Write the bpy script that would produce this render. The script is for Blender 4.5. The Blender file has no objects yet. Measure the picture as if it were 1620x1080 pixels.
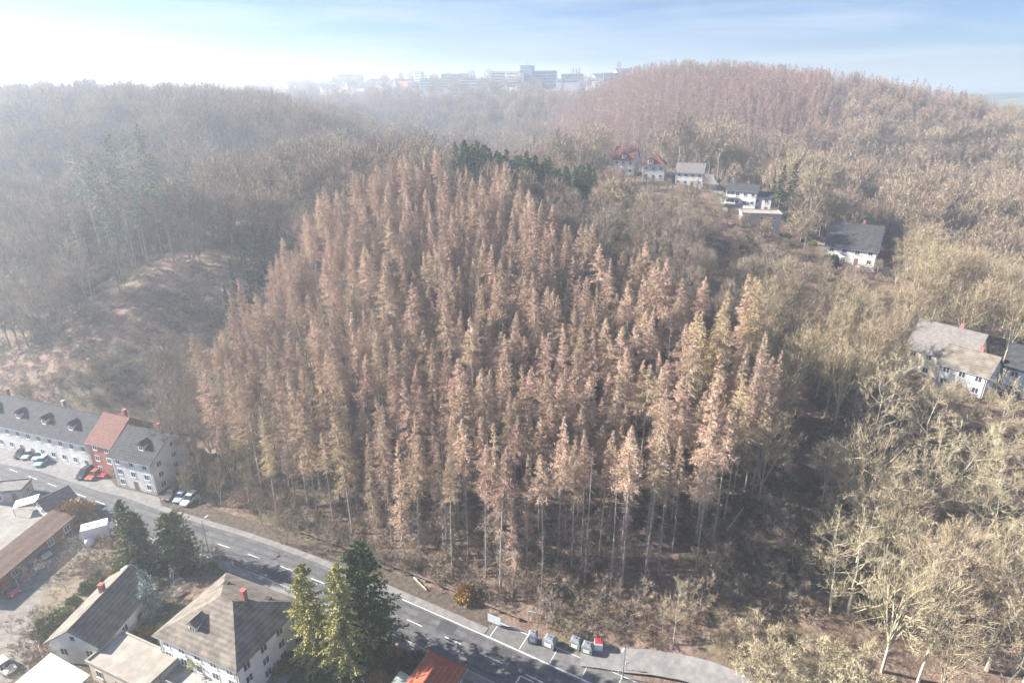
import bpy, math, random
import numpy as np
from mathutils import Vector, Matrix
random.seed(7); rs = np.random.RandomState(7)
R = math.radians
S = bpy.context.scene
COL = S.collection
# ------------------------------------------------------------------ camera
PITCH = 21.75; FPX = 990.0; CAMZ = 80.0
cam_d = bpy.data.cameras.new('camera'); cam = bpy.data.objects.new('camera', cam_d); COL.objects.link(cam)
cam_d.sensor_width = 36; cam_d.lens = FPX / 1620 * 36; cam_d.clip_start = 1; cam_d.clip_end = 20000
cam.location = (0, 0, CAMZ); cam.rotation_euler = (R(90 - PITCH), 0, 0)
S.camera = cam
S.view_settings.view_transform = 'Standard'; S.view_settings.look = 'None'
S.view_settings.exposure = EXPO = 1.82; S.view_settings.gamma = 1
# ------------------------------------------------------------------ sun and sky
SUN_AZ = 80.0; SUN_EL = 28.0          # degrees left of the view direction, above the horizon
w = bpy.data.worlds.new('World'); S.world = w; w.use_nodes = True
nt = w.node_tree; bg = nt.nodes['Background']
sky = nt.nodes.new('ShaderNodeTexSky'); sky.sky_type = 'NISHITA'; sky.sun_disc = False
sky.sun_elevation = R(SUN_EL); sky.sun_rotation = R(-SUN_AZ)
sky.air_density = 1.0; sky.dust_density = .05; sky.ozone_density = 3.0; sky.altitude = 200
tc = nt.nodes.new('ShaderNodeTexCoord')
mp = nt.nodes.new('ShaderNodeMapping'); mp.inputs['Scale'].default_value = (1.2, 2.2, 14)
mp.inputs['Rotation'].default_value = (0, R(5), 0)
nz = nt.nodes.new('ShaderNodeTexNoise'); nz.inputs['Scale'].default_value = 2.1; nz.inputs['Detail'].default_value = 7; nz.inputs['Roughness'].default_value = .62
nz.inputs['Distortion'].default_value = .4
rp = nt.nodes.new('ShaderNodeValToRGB'); rp.color_ramp.elements[0].position = .47; rp.color_ramp.elements[1].position = .74
mul = nt.nodes.new('ShaderNodeMath'); mul.operation = 'MULTIPLY'; mul.inputs[1].default_value = .3
mx = nt.nodes.new('ShaderNodeMixRGB'); mx.inputs[2].default_value = (10, 10.3, 10.8, 1)
L = nt.links.new
L(tc.outputs['Generated'], mp.inputs[0]); L(mp.outputs[0], nz.inputs[0]); L(nz.outputs[0], rp.inputs[0]); L(rp.outputs[0], mul.inputs[0])
L(mul.outputs[0], mx.inputs[0]); tn = nt.nodes.new('ShaderNodeMixRGB'); tn.blend_type = 'MULTIPLY'; tn.inputs[0].default_value = 1; tn.inputs[2].default_value = (.76, .87, 1.16, 1); L(sky.outputs[0], tn.inputs[1]); L(tn.outputs[0], mx.inputs[1]); L(mx.outputs[0], bg.inputs[0]); bg.inputs[1].default_value = .034
sd = bpy.data.lights.new('sun', 'SUN'); sd.energy = 5.0; sd.angle = R(.6); sd.color = (1, .93, .84)
so = bpy.data.objects.new('sun', sd); COL.objects.link(so)
sdir = Vector((-math.sin(R(SUN_AZ)) * math.cos(R(SUN_EL)), math.cos(R(SUN_AZ)) * math.cos(R(SUN_EL)), math.sin(R(SUN_EL))))
so.rotation_euler = sdir.to_track_quat('Z', 'Y').to_euler(); so.location = sdir * 300
cy = S.cycles
cy.max_bounces = 6; cy.diffuse_bounces = 2; cy.glossy_bounces = 2; cy.transmission_bounces = 2; cy.volume_bounces = 3; cy.transparent_max_bounces = 6
cy.sample_clamp_indirect = 4
# ------------------------------------------------------------------ picture geometry helpers (photo pixels 1620x1080)
cp, sp = math.cos(R(PITCH)), math.sin(R(PITCH))
def ray(px, py):
    u = (px - 810) / FPX; v = (540 - py) / FPX
    return u, cp + v * sp, v * cp - sp
def gp(px, py, h=0.0):                 # point where the ray meets height h
    u, f, up = ray(px, py); t = (h - CAMZ) / up
    return u * t, f * t
def at(px, py, Y):                     # point of the ray at world distance Y
    u, f, up = ray(px, py); t = Y / f
    return u * t, Y, CAMZ + up * t
def proj(X, Y, Z):
    d = Z - CAMZ
    z = Y * cp - d * sp; v = (Y * sp + d * cp) / z
    return 810 + FPX * X / z, 540 - FPX * v
def inpoly(x, y, poly):
    c = False; n = len(poly); j = n - 1
    for i in range(n):
        xi, yi = poly[i]; xj, yj = poly[j]
        if (yi > y) != (yj > y) and x < (xj - xi) * (y - yi) / (yj - yi) + xi: c = not c
        j = i
    return c
# ------------------------------------------------------------------ materials
def mat(name, col, rough=.8, noise=None, bump=0, rnd=0, metal=0, spec=.3, rows=0):
    """noise=(scale, colour2, [colour3]); rnd = per object brightness variation"""
    m = bpy.data.materials.new(name); m.use_nodes = True; t = m.node_tree; b = t.nodes['Principled BSDF']
    b.inputs['Roughness'].default_value = rough; b.inputs['Metallic'].default_value = metal
    b.inputs['Specular IOR Level'].default_value = spec
    c = None
    if noise:
        n = t.nodes.new('ShaderNodeTexNoise'); n.inputs['Scale'].default_value = noise[0]; n.inputs['Detail'].default_value = 6; n.inputs['Roughness'].default_value = .65
        o = t.nodes.new('ShaderNodeTexCoord'); t.links.new(o.outputs['Object'], n.inputs[0])
        r = t.nodes.new('ShaderNodeValToRGB'); e = r.color_ramp.elements
        e[0].position = .38; e[1].position = .64; e[0].color = (*col, 1); e[1].color = (*noise[1], 1)
        if len(noise) > 2: q = e.new(.51); q.color = (*noise[2], 1)
        t.links.new(n.outputs[0], r.inputs[0]); c = r.outputs[0]
        if rows:
            wv = t.nodes.new('ShaderNodeTexWave'); wv.bands_direction = 'Z'; wv.inputs['Scale'].default_value = rows; wv.inputs['Distortion'].default_value = .6; wv.inputs['Detail'].default_value = 2; t.links.new(o.outputs['Object'], wv.inputs[0])
            st = t.nodes.new('ShaderNodeTexNoise'); st.inputs['Scale'].default_value = .5; st.inputs['Detail'].default_value = 5; t.links.new(o.outputs['Object'], st.inputs[0])
            ad = t.nodes.new('ShaderNodeMath'); ad.operation = 'MULTIPLY'; t.links.new(wv.outputs[1], ad.inputs[0]); t.links.new(st.outputs[0], ad.inputs[1])
            m2 = t.nodes.new('ShaderNodeMixRGB'); m2.blend_type = 'MULTIPLY'; m2.inputs[2].default_value = (.45, .44, .42, 1); t.links.new(ad.outputs[0], m2.inputs[0]); t.links.new(c, m2.inputs[1]); c = m2.outputs[0]
        if bump:
            bm = t.nodes.new('ShaderNodeBump'); bm.inputs['Strength'].default_value = bump; t.links.new(n.outputs[0], bm.inputs['Height']); t.links.new(bm.outputs[0], b.inputs['Normal'])
    if rnd:
        oi = t.nodes.new('ShaderNodeObjectInfo'); hs = t.nodes.new('ShaderNodeHueSaturation')
        if c: t.links.new(c, hs.inputs['Color'])
        else: hs.inputs['Color'].default_value = (*col, 1)
        a = t.nodes.new('ShaderNodeMapRange'); a.inputs['To Min'].default_value = 1 - rnd; a.inputs['To Max'].default_value = 1 + rnd
        t.links.new(oi.outputs['Random'], a.inputs['Value']); t.links.new(a.outputs[0], hs.inputs['Value'])
        h2 = t.nodes.new('ShaderNodeMath'); h2.operation = 'MULTIPLY'; h2.inputs[1].default_value = 7.31; t.links.new(oi.outputs['Random'], h2.inputs[0])
        fr = t.nodes.new('ShaderNodeMath'); fr.operation = 'FRACT'; t.links.new(h2.outputs[0], fr.inputs[0])
        b2 = t.nodes.new('ShaderNodeMapRange'); b2.inputs['To Min'].default_value = .485; b2.inputs['To Max'].default_value = .515
        t.links.new(fr.outputs[0], b2.inputs['Value']); t.links.new(b2.outputs[0], hs.inputs['Hue'])
        c = hs.outputs[0]
    if c: t.links.new(c, b.inputs['Base Color'])
    else: b.inputs['Base Color'].default_value = (*col, 1)
    return m
# ------------------------------------------------------------------ object helpers
def tag(o, label=None, cat=None, group=None, kind=None):
    if label: o['label'] = label
    if cat: o['category'] = cat
    if group: o['group'] = group
    if kind: o['kind'] = kind
    return o
def empty(name, loc, rz=0, **k):
    o = bpy.data.objects.new(name, None); COL.objects.link(o); o.location = loc; o.rotation_euler = (0, 0, rz); o.empty_display_size = .5
    return tag(o, **k)
def link(name, me, parent=None, loc=(0, 0, 0), rot=(0, 0, 0), **k):
    o = bpy.data.objects.new(name, me); COL.objects.link(o); o.location = loc; o.rotation_euler = rot
    if parent: o.parent = parent
    return tag(o, **k)
def copy_tree(o, parent=None):
    c = o.copy(); COL.objects.link(c); c.parent = parent
    for ch in o.children: copy_tree(ch, c)
    return c
class MB:
    def __init__(s): s.v = []; s.f = []; s.mi = []; s.cur = 0
    def add(s, vs, fs):
        n = len(s.v); s.v += [tuple(p) for p in vs]; s.f += [tuple(i + n for i in f) for f in fs]; s.mi += [s.cur] * len(fs)
    def box(s, x0, x1, y0, y1, z0, z1, M=None):
        vs = [Vector(p) for p in ((x0, y0, z0), (x1, y0, z0), (x1, y1, z0), (x0, y1, z0), (x0, y0, z1), (x1, y0, z1), (x1, y1, z1), (x0, y1, z1))]
        if M: vs = [M @ p for p in vs]
        s.add(vs, [(0, 3, 2, 1), (4, 5, 6, 7), (0, 1, 5, 4), (1, 2, 6, 5), (2, 3, 7, 6), (3, 0, 4, 7)])
    def prism(s, poly, z0, z1):
        n = len(poly)
        s.add([(x, y, z0) for x, y in poly] + [(x, y, z1) for x, y in poly], [tuple(range(n))[::-1], tuple(range(n, 2 * n))] + [(i, (i + 1) % n, n + (i + 1) % n, n + i) for i in range(n)])
    def tube(s, p0, p1, r0, r1, n=6, cap=True):
        p0 = Vector(p0); p1 = Vector(p1); d = (p1 - p0).normalized(); a = d.orthogonal().normalized(); b = d.cross(a)
        vs = []
        for p, r in ((p0, r0), (p1, r1)):
            for k in range(n):
                t = 2 * math.pi * k / n; vs.append(p + (a * math.cos(t) + b * math.sin(t)) * r)
        fs = [(k, (k + 1) % n, n + (k + 1) % n, n + k) for k in range(n)]
        if cap: fs += [tuple(range(n))[::-1], tuple(range(n, 2 * n))]
        s.add(vs, fs)
    def loft(s, rings, close=True):     # rings: lists of same length
        n = len(rings[0]); vs = [p for r in rings for p in r]; fs = []
        for i in range(len(rings) - 1):
            for k in range(n if close else n - 1):
                fs.append((i * n + k, i * n + (k + 1) % n, (i + 1) * n + (k + 1) % n, (i + 1) * n + k))
        if close: fs += [tuple(range(n))[::-1], tuple(range((len(rings) - 1) * n, len(rings) * n))]
        s.add(vs, fs)
    def mesh(s, name, mats, smooth=False):
        me = bpy.data.meshes.new(name); me.from_pydata(s.v, [], s.f)
        if not isinstance(mats, (list, tuple)): mats = [mats]
        for m in mats: me.materials.append(m)
        if len(mats) > 1: me.polygons.foreach_set('material_index', s.mi)
        if smooth: me.polygons.foreach_set('use_smooth', [True] * len(me.polygons))
        me.update(); return me
    def build(s, name, mats, parent=None, smooth=False, **k):
        loc = k.pop('loc', (0, 0, 0)); rot = k.pop('rot', (0, 0, 0))
        return link(name, s.mesh(name, mats, smooth), parent, loc, rot, **k)
# ------------------------------------------------------------------ terrain
ROADP = [(-60, 712), (20, 744), (85, 768), (160, 794), (250, 833), (348, 858.5), (402, 878), (459, 899.5), (555, 940), (647, 980), (716, 1012), (791, 1047), (850, 1075)]
ROADP = [(-20 - 140, 690)] + ROADP
RW = [Vector(gp(*p)) for p in ROADP]
ln = (RW[-1] - RW[-3]).normalized()
RW += [RW[-1] + ln * 30 + Vector((1, -.5)), RW[-1] + ln * 120 + Vector((8, -8))]
ln0 = (RW[0] - RW[1]).normalized()
RW = [RW[0] + ln0 * 200] + RW
# smooth and resample the centre line
def resample(P, step=3.0):
    out = [P[0].copy()]; acc = 0
    for a, b in zip(P[:-1], P[1:]):
        n = max(1, int((b - a).length / step))
        for i in range(1, n + 1): out.append(a + (b - a) * i / n)
    return out
RC = resample(RW)
for _ in range(14): RC = [RC[0]] + [(RC[i - 1] + RC[i] * 2 + RC[i + 1]) / 4 for i in range(1, len(RC) - 1)] + [RC[-1]]
RCn = np.array([[p.x, p.y] for p in RC])
def road_d(x, y):                      # signed distance from the centre line, + to the north
    x = np.atleast_1d(np.asarray(x, float)); y = np.atleast_1d(np.asarray(y, float))
    best = np.full(x.shape, 1e9); sg = np.ones(x.shape)
    for a, b in zip(RCn[:-1], RCn[1:]):
        d = b - a; l2 = d @ d; t = np.clip(((x - a[0]) * d[0] + (y - a[1]) * d[1]) / l2, 0, 1)
        qx = x - a[0] - t * d[0]; qy = y - a[1] - t * d[1]; r = np.hypot(qx, qy)
        m = r < best; best[m] = r[m]; sg[m] = np.sign(d[0] * qy[m] - d[1] * qx[m])
    return best * sg
PTS = []
def C(px, py, Y, th=0):
    X, y, z = at(px, py, Y); PTS.append((X, y, z - th))
for i in range(0, len(RC), 6):
    if abs(RC[i].x) < 260: PTS.append((RC[i].x, RC[i].y, 0))
# central slope, following the road: foot to crest
for px, foot in ((520, 88), (700, 84), (880, 80), (1060, 78)):
    X = (px - 810) / 990 * 105
    for Y in (100, 125, 150, 172, 188):
        h = 1.5 + .365 * (Y - foot); PTS.append((X * (1 + (Y - 100) / 230), Y, h))
    PTS.append((X * 1.35, 205, 41.5 if px > 650 else 40))
for a in ((1180, 800, 94), (1313, 967, 75), (1390, 888, 84), (1500, 700, 106), (1540, 625, 120), (1600, 800, 94), (1290, 690, 112),
          (1700, 700, 104), (1800, 900, 84),
          (430, 430, 150, 24), (480, 330, 172, 24), (330, 550, 127, 23), (240, 690, 118, 14),
          (300, 500, 165), (200, 560, 150), (100, 620, 140), (330, 440, 182), (225, 435, 180), (0, 400, 175, 24), (60, 300, 220, 24), (-150, 350, 190, 24),
          (350, 250, 250, 22), (500, 225, 270, 22), (50, 150, 380, 20), (200, 150, 350, 22), (430, 172, 330, 21), (-200, 150, 380, 22),
          (1090, 292, 285), (1180, 325, 240), (1200, 360, 220), (1350, 415, 190), (1560, 605, 127), (1000, 272, 300), (1250, 375, 215),
          (1100, 270, 305), (850, 290, 225, 17), (740, 250, 225, 18), (1050, 300, 262), (1150, 420, 172), (1250, 450, 160, 8), (1350, 520, 145, 10), (1440, 480, 160),
          (1500, 372, 270), (1620, 370, 260), (1530, 400, 200, 20), (1620, 420, 190, 20), (1800, 420, 190, 20), (1380, 385, 240),
          (600, 200, 450, 20), (700, 172, 650, 18), (870, 205, 550, 20), (950, 200, 420, 20), (900, 152, 620, 18),
          (960, 128, 560, 18), (1100, 102, 520, 18), (1250, 108, 500, 18), (1450, 132, 450, 18), (1620, 175, 420, 18), (1800, 230, 400, 18),
          (1150, 175, 400, 20), (1300, 250, 320, 24), (1500, 250, 330, 24), (1620, 250, 330, 24), (1050, 215, 330, 24), (1380, 180, 390, 20),
          (540, 155, 1000), (740, 152, 850), (900, 140, 900), (640, 140, 1100), (800, 125, 1400), (980, 122, 1000)):
    C(*a)
PTS += [(0, 300, 30), (-60, 330, 26), (60, 350, 27), (-130, 260, 28), (120, 340, 27), (200, 750, 55), (450, 700, 40), (0, 1600, 82), (60, 1100, 82), (130, 950, 80), (120, 1300, 82), (-60, 1250, 82), (-400, 700, 50), (-600, 500, 45), (-500, 300, 40),
        (-250, 180, 12), (-220, 240, 30), (300, 150, 14), (300, 250, 18), (250, 80, 4), (500, 300, 40), (600, 900, 40), (-900, 1200, 45), (900, 1400, 45)]
P = np.array(PTS, float); PX = P[:, :2] / 100
def ker(r2): return .5 * r2 * np.log(r2 + 1e-12)
NPT = len(P); n = NPT; D2 = ((PX[:, None] - PX[None]) ** 2).sum(-1)
A = np.zeros((n + 3, n + 3)); A[:n, :n] = ker(D2) + np.eye(n) * .004; A[:n, n] = 1; A[:n, n + 1:] = PX; A[n, :n] = 1; A[n + 1:, :n] = PX.T
TPSW = np.linalg.solve(A, np.concatenate([P[:, 2], np.zeros(3)]))
def hgt(x, y):
    x = np.atleast_1d(np.asarray(x, float)); y = np.atleast_1d(np.asarray(y, float)); sh = x.shape; x = x.ravel(); y = y.ravel()
    xc = np.clip(x, -1300, 1300); yc = np.clip(y, 20, 1700)
    out = np.zeros(x.shape)
    for i in range(0, len(x), 20000):
        q = np.stack([xc[i:i + 20000], yc[i:i + 20000]], -1) / 100
        r2 = ((q[:, None] - PX[None]) ** 2).sum(-1)
        out[i:i + 20000] = ker(r2) @ TPSW[:NPT] + TPSW[NPT] + q @ TPSW[NPT + 1:]
    far = np.clip((np.hypot(x, y) - 1100) / 800, 0, 1); far = far * far * (3 - 2 * far)
    roll = 62 + 10 * np.sin(x / 410 + 1) * np.cos(y / 530) + 8 * np.sin(x / 190 + y / 260)
    roll = roll + 40 * np.exp(-((x + 700) / 330) ** 2 - ((y - 1900) / 330) ** 2) + 12 * np.exp(-((x + 640) / 260) ** 2 - ((y - 1500) / 200) ** 2)
    out = out * (1 - far) + roll * far
    out += 26 * np.exp(-((x + 520) / 200) ** 2 - ((y - 1430) / 200) ** 2) * (1 - far)
    d = road_d(x, y); k = np.clip((d - 7.5) / 14, 0, 1); k = k * k * (3 - 2 * k)
    bump = .5 * np.sin(x * .21 + 1.3 * np.sin(y * .13)) * np.cos(y * .17 + x * .05) + .25 * np.sin(x * .53 - y * .41)
    out = (np.maximum(out, .4) + bump) * k
    out[d < 0] = 0
    return out.reshape(sh)
def H(x, y): return float(hgt(x, y)[0])
# ------------------------------------------------------------------ materials used for plants and ground
M = {}
M['larch_tan'] = mat('larch_tan', (.455, .32, .23), .9, (.35, (.62, .475, .365)), rnd=.22, spec=.1)
M['larch_gold'] = mat('larch_gold', (.46, .335, .20), .9, (.35, (.58, .45, .30)), rnd=.14, spec=.1)
M['larch_pink'] = mat('larch_pink', (.29, .17, .12), .9, (.3, (.43, .28, .21)), rnd=.18, spec=.1)
M['dead_twig'] = mat('dead_twig', (.17, .135, .115), .9, (.6, (.30, .25, .215)), rnd=.15, spec=.1)
M['bark_larch'] = mat('bark_larch', (.24, .20, .17), .9, (1.5, (.44, .385, .33)), rnd=.15, spec=.1)
M['twig_grey'] = mat('twig_grey', (.25, .20, .155), .9, (.3, (.43, .35, .27)), rnd=.22, spec=.1)
M['twig_tan'] = mat('twig_tan', (.30, .24, .155), .9, (.3, (.47, .385, .26)), rnd=.16, spec=.1)
M['twig_yellow'] = mat('twig_yellow', (.36, .30, .20), .9, (.25, (.54, .46, .325)), rnd=.1, spec=.1)
M['bark_pale'] = mat('bark_pale', (.34, .31, .23), .9, (1.2, (.56, .51, .40)), rnd=.1, spec=.1)
M['bark_grey'] = mat('bark_grey', (.19, .16, .13), .9, (1.2, (.33, .29, .24)), rnd=.15, spec=.1)
M['needle_dark'] = mat('needle_dark', (.036, .055, .022), .75, (.5, (.08, .10, .04)), rnd=.25, spec=.2)
M['needle_mid'] = mat('needle_mid', (.12, .15, .05), .75, (.5, (.22, .25, .10)), rnd=.15, spec=.2)
M['needle_yellow'] = mat('needle_yellow', (.27, .28, .085), .75, (.6, (.50, .47, .19)), rnd=.1, spec=.2)
M['needle_blue'] = mat('needle_blue', (.16, .21, .20), .75, (.6, (.36, .42, .38)), rnd=.1, spec=.2)
M['leaf_ochre'] = mat('leaf_ochre', (.30, .17, .06), .9, (.8, (.45, .28, .12)), rnd=.2, spec=.1)
M['ivy'] = mat('ivy', (.04, .08, .025), .7, (.6, (.09, .14, .05)), rnd=.2)

def nmesh(name, V, F, mats):            # V (n,3) array, F list of triangles/quads
    me = bpy.data.meshes.new(name); me.from_pydata([tuple(v) for v in V], [], F)
    for m in (mats if isinstance(mats, (list, tuple)) else [mats]): me.materials.append(m)
    me.update(); return me
class TB:                               # numpy triangle soup for twigs and needles
    def __init__(s, r): s.V = []; s.r = r
    def twigs(s, base, direc, length, width):
        """base (n,3), direc (n,3) unit, length (n), width (n): one tapered blade each"""
        n = len(base); q = s.r.normal(size=(n, 3)); side = np.cross(direc, q); side /= np.linalg.norm(side, axis=1, keepdims=True) + 1e-9
        a = base - side * width[:, None] * .5; b = base + side * width[:, None] * .5; c = base + direc * length[:, None]
        s.V.append(np.stack([a, b, c], 1).reshape(-1, 3))
    def diamonds(s, base, direc, length, width):
        n = len(base); q = s.r.normal(size=(n, 3)); side = np.cross(direc, q); side /= np.linalg.norm(side, axis=1, keepdims=True) + 1e-9
        m = base + direc * (length * .45)[:, None]
        a = base; b = m + side * (width * .5)[:, None]; c = base + direc * length[:, None]; d = m - side * (width * .5)[:, None]
        s.V.append(np.stack([a, b, c, a, c, d], 1).reshape(-1, 3))
    def mesh(s, name, m):
        V = np.concatenate(s.V).astype(np.float32); n = len(V) // 3
        me = bpy.data.meshes.new(name); me.vertices.add(len(V)); me.vertices.foreach_set('co', V.ravel())
        me.loops.add(len(V)); me.loops.foreach_set('vertex_index', np.arange(len(V), dtype=np.int32))
        me.polygons.add(n); me.polygons.foreach_set('loop_start', np.arange(0, len(V), 3, dtype=np.int32)); me.polygons.foreach_set('loop_total', np.full(n, 3, np.int32))
        me.materials.append(m); me.update(calc_edges=True); return me
def unit(a): return a / (np.linalg.norm(a, axis=-1, keepdims=True) + 1e-9)

def conifer(seed, H, cb, Rm, nb, tw, twl, tww, cm, tm, droop=.0, bushy=1.0, dead=16, lean=.3, pw=.85, blade='twigs', top=1.0, tr=.17, clump=True, fuzz=.2):
    """trunk and crown meshes of a conifer. cb = height of crown base as a fraction"""
    r = np.random.RandomState(seed); mb = MB()
    bx, by = r.normal(0, lean, 2)
    ax = lambda z: np.array([bx * (z / H) ** 2 * 1.5, by * (z / H) ** 2 * 1.5, z])
    zz = np.linspace(-.8, H * .985, 9)
    rings = []
    for z in zz:
        c = ax(max(z, 0)); rad = max(.02, tr * (1 - max(z, 0) / H) ** .8 + .012) * (1.35 if z < .3 else 1)
        rings.append([(c[0] + rad * math.cos(k * math.pi / 3), c[1] + rad * math.sin(k * math.pi / 3), z) for k in range(6)])
    mb.loft(rings)
    for k in range(dead):
        z = H * (.1 + (cb - .08) * r.rand()) if cb > .15 else H * r.uniform(.05, .2); a = r.rand() * 6.28; Ld = r.uniform(.5, 1.5); c = ax(z)
        e = c + np.array([math.cos(a) * Ld, math.sin(a) * Ld, r.uniform(-.35, .1)])
        mb.tube(c, e, .03, .012, 3, False)
        for q in range(4):
            s0 = c + (e - c) * r.uniform(.3, 1); mb.tube(s0, s0 + r.normal(0, .28, 3), .014, .006, 3, False)
    trunk = mb.mesh('trunk', tm)
    t = TB(r); B = []; Dv = []; Ln = []
    for i in range(nb):
        f = (i + r.rand()) / nb; f = f ** .92
        z = H * (cb + (1 - cb) * f * .985)
        shape = (1 - f) ** pw * (.55 + .45 * min(1, f / .16)) * Rm
        ln_ = shape * (r.uniform(.6, 1.1) if r.rand() < .93 else r.uniform(1.1, 1.35)) + .1 * top
        a = r.rand() * 6.2832
        up = (.5 * f - .1 - droop * (1 - f)) + r.normal(0, .22)
        d = unit(np.array([math.cos(a), math.sin(a), up])); c = ax(z)
        m_ = max(4, int(tw * (.35 + .65 * ln_ / Rm) * bushy)); 
        s = r.uniform(.12, 1.0, m_) ** .75
        if clump: s = np.clip(np.round(s * 4 + r.normal(0, .35, m_)) / 4 + r.normal(0, .05, m_), .08, 1.04)
        pos = c + d * (s * ln_)[:, None]; pos[:, 2] -= (droop * .35 * ln_) * s ** 2
        pos += r.normal(0, fuzz, (m_, 3)) * (.4 + .6 * s[:, None]) * (1 - .72 * f)
        td = unit(d * .75 + r.normal(0, .62, (m_, 3)) + np.array([0, 0, .15 - droop * .9]))
        B.append(pos); Dv.append(td); Ln.append(twl * r.uniform(.55, 1.25, m_) * (.5 + .5 * (1 - f)))
        # limb itself
        B.append(np.array([c])); Dv.append(np.array([d])); Ln.append(np.array([ln_]))
    B = np.concatenate(B); Dv = np.concatenate(Dv); Ln = np.concatenate(Ln)
    getattr(t, blade)(B, Dv, Ln, np.full(len(B), tww) * r.uniform(.7, 1.3, len(B)))
    return trunk, t.mesh('crown', cm)

def broadleaf(seed, H, Rm, fork, nl, nbr, nsub, ntw, twl, tww, cm, tm, tr=.28, up=.55, rounded=1.0, stems=1):
    """bare broad-leaved tree: trunk with its limbs, and the crown of branches and twigs"""
    r = np.random.RandomState(seed); mb = MB(); t = TB(r); cb_ = MB()
    B = []; Dv = []; Ln = []; Wd = []
    for st in range(stems):
        off = np.array([0, 0, 0.]) if stems == 1 else np.array([math.cos(st * 6.28 / stems), math.sin(st * 6.28 / stems), 0]) * .45
        lean = r.normal(0, .06, 2) if stems == 1 else off[:2] * .5
        p = off + np.array([0, 0, -.8]); z1 = H * fork; N = 5; pts = [p]
        for k in range(N):
            pts.append(off + np.array([lean[0] * z1 * (k + 1) / N + r.normal(0, .07), lean[1] * z1 * (k + 1) / N + r.normal(0, .07), z1 * (k + 1) / N]))
        top = off + np.array([lean[0] * H * .9 + r.normal(0, .5), lean[1] * H * .9 + r.normal(0, .5), H * .93])
        for k in range(N): mb.tube(pts[k], pts[k + 1], tr * (1 - .4 * k / N), tr * (1 - .4 * (k + 1) / N), 6, False)
        cpts = [pts[-1] + (top - pts[-1]) * q + r.normal(0, .25, 3) * (q > 0) * (q < 1) for q in (0, .25, .5, .75, 1)]
        for k in range(4): mb.tube(cpts[k], cpts[k + 1], tr * .6 * (1 - k / 4.3), tr * .6 * (1 - (k + 1) / 4.3), 5, False)
        for i in range(nl):
            f = (i + .5) / nl; z = z1 * .82 + (H * .86 - z1 * .82) * f ** 1.15
            q = min(1, max(0, (z - z1) / (H * .93 - z1))); c = cpts[0] + (top - cpts[0]) * q if z > z1 else pts[-1] * (z / z1)
            a = i * 2.399 + r.normal(0, .3)
            lw = Rm * (1 - .55 * f ** 1.6) * (.7 + .3 * math.sin(min(1, f * 2.4 + .35) * 1.57)) * r.uniform(.75, 1.12) * (rounded if f > .5 else 1)
            e = c + np.array([math.cos(a) * lw, math.sin(a) * lw, lw * (up + .5 * f) * r.uniform(.7, 1.15)])
            e[2] = min(e[2], H * 1.02)
            n = 4; lp = [c + (e - c) * (k / n) + np.array([0, 0, .12 * lw * math.sin(k / n * 3.14) * r.uniform(-.9, .6)]) + r.normal(0, .05 * lw, 3) * (0 < k < n) for k in range(n + 1)]
            r0 = tr * .36 * (1 - .5 * f)
            for k in range(n): mb.tube(lp[k], lp[k + 1], r0 * (1 - k / (n + .6)), r0 * (1 - (k + 1) / (n + .6)), 4, False)
            for j in range(nbr):
                s = r.uniform(.25, 1); k = min(n - 1, int(s * n)); b0 = lp[k] + (lp[k + 1] - lp[k]) * (s * n - k)
                dd = unit(unit(e - c) * .8 + r.normal(0, .6, 3) + np.array([0, 0, .35])); bl = Rm * r.uniform(.26, .5) * (1.15 - .45 * s)
                e2 = b0 + dd * bl; mid = (b0 + e2) / 2 + r.normal(0, .08 * bl, 3)
                cb_.tube(b0, mid, r0 * .45, r0 * .3, 3, False); cb_.tube(mid, e2, r0 * .3, r0 * .1, 3, False)
                m_ = nsub; ss = r.uniform(.2, 1, m_)
                sb = b0 + (mid - b0) * np.minimum(1, ss * 2)[:, None] + (e2 - mid) * np.maximum(0, ss * 2 - 1)[:, None]
                sd_ = unit(dd * .9 + r.normal(0, .6, (m_, 3)) + np.array([0, 0, .25])); sl = bl * r.uniform(.35, .65, m_) * (1.2 - .4 * ss)
                B.append(sb); Dv.append(sd_); Ln.append(sl); Wd.append(np.full(m_, tww * 1.5))
                tb = np.repeat(sb, ntw, 0) + np.repeat(sd_, ntw, 0) * (np.repeat(sl, ntw) * r.uniform(.25, 1, m_ * ntw))[:, None]
                td = unit(np.repeat(sd_, ntw, 0) * .9 + r.normal(0, .6, (m_ * ntw, 3)) + np.array([0, 0, .2]))
                B.append(tb); Dv.append(td); Ln.append(twl * r.uniform(.5, 1.3, m_ * ntw)); Wd.append(np.full(m_ * ntw, tww))
    t.twigs(np.concatenate(B), np.concatenate(Dv), np.concatenate(Ln), np.concatenate(Wd))
    V = np.array(cb_.v)
    for f in cb_.f: t.V.append(V[[f[0], f[1], f[2], f[0], f[2], f[3]]])
    return mb.mesh('trunk', tm), t.mesh('crown', cm)

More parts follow.
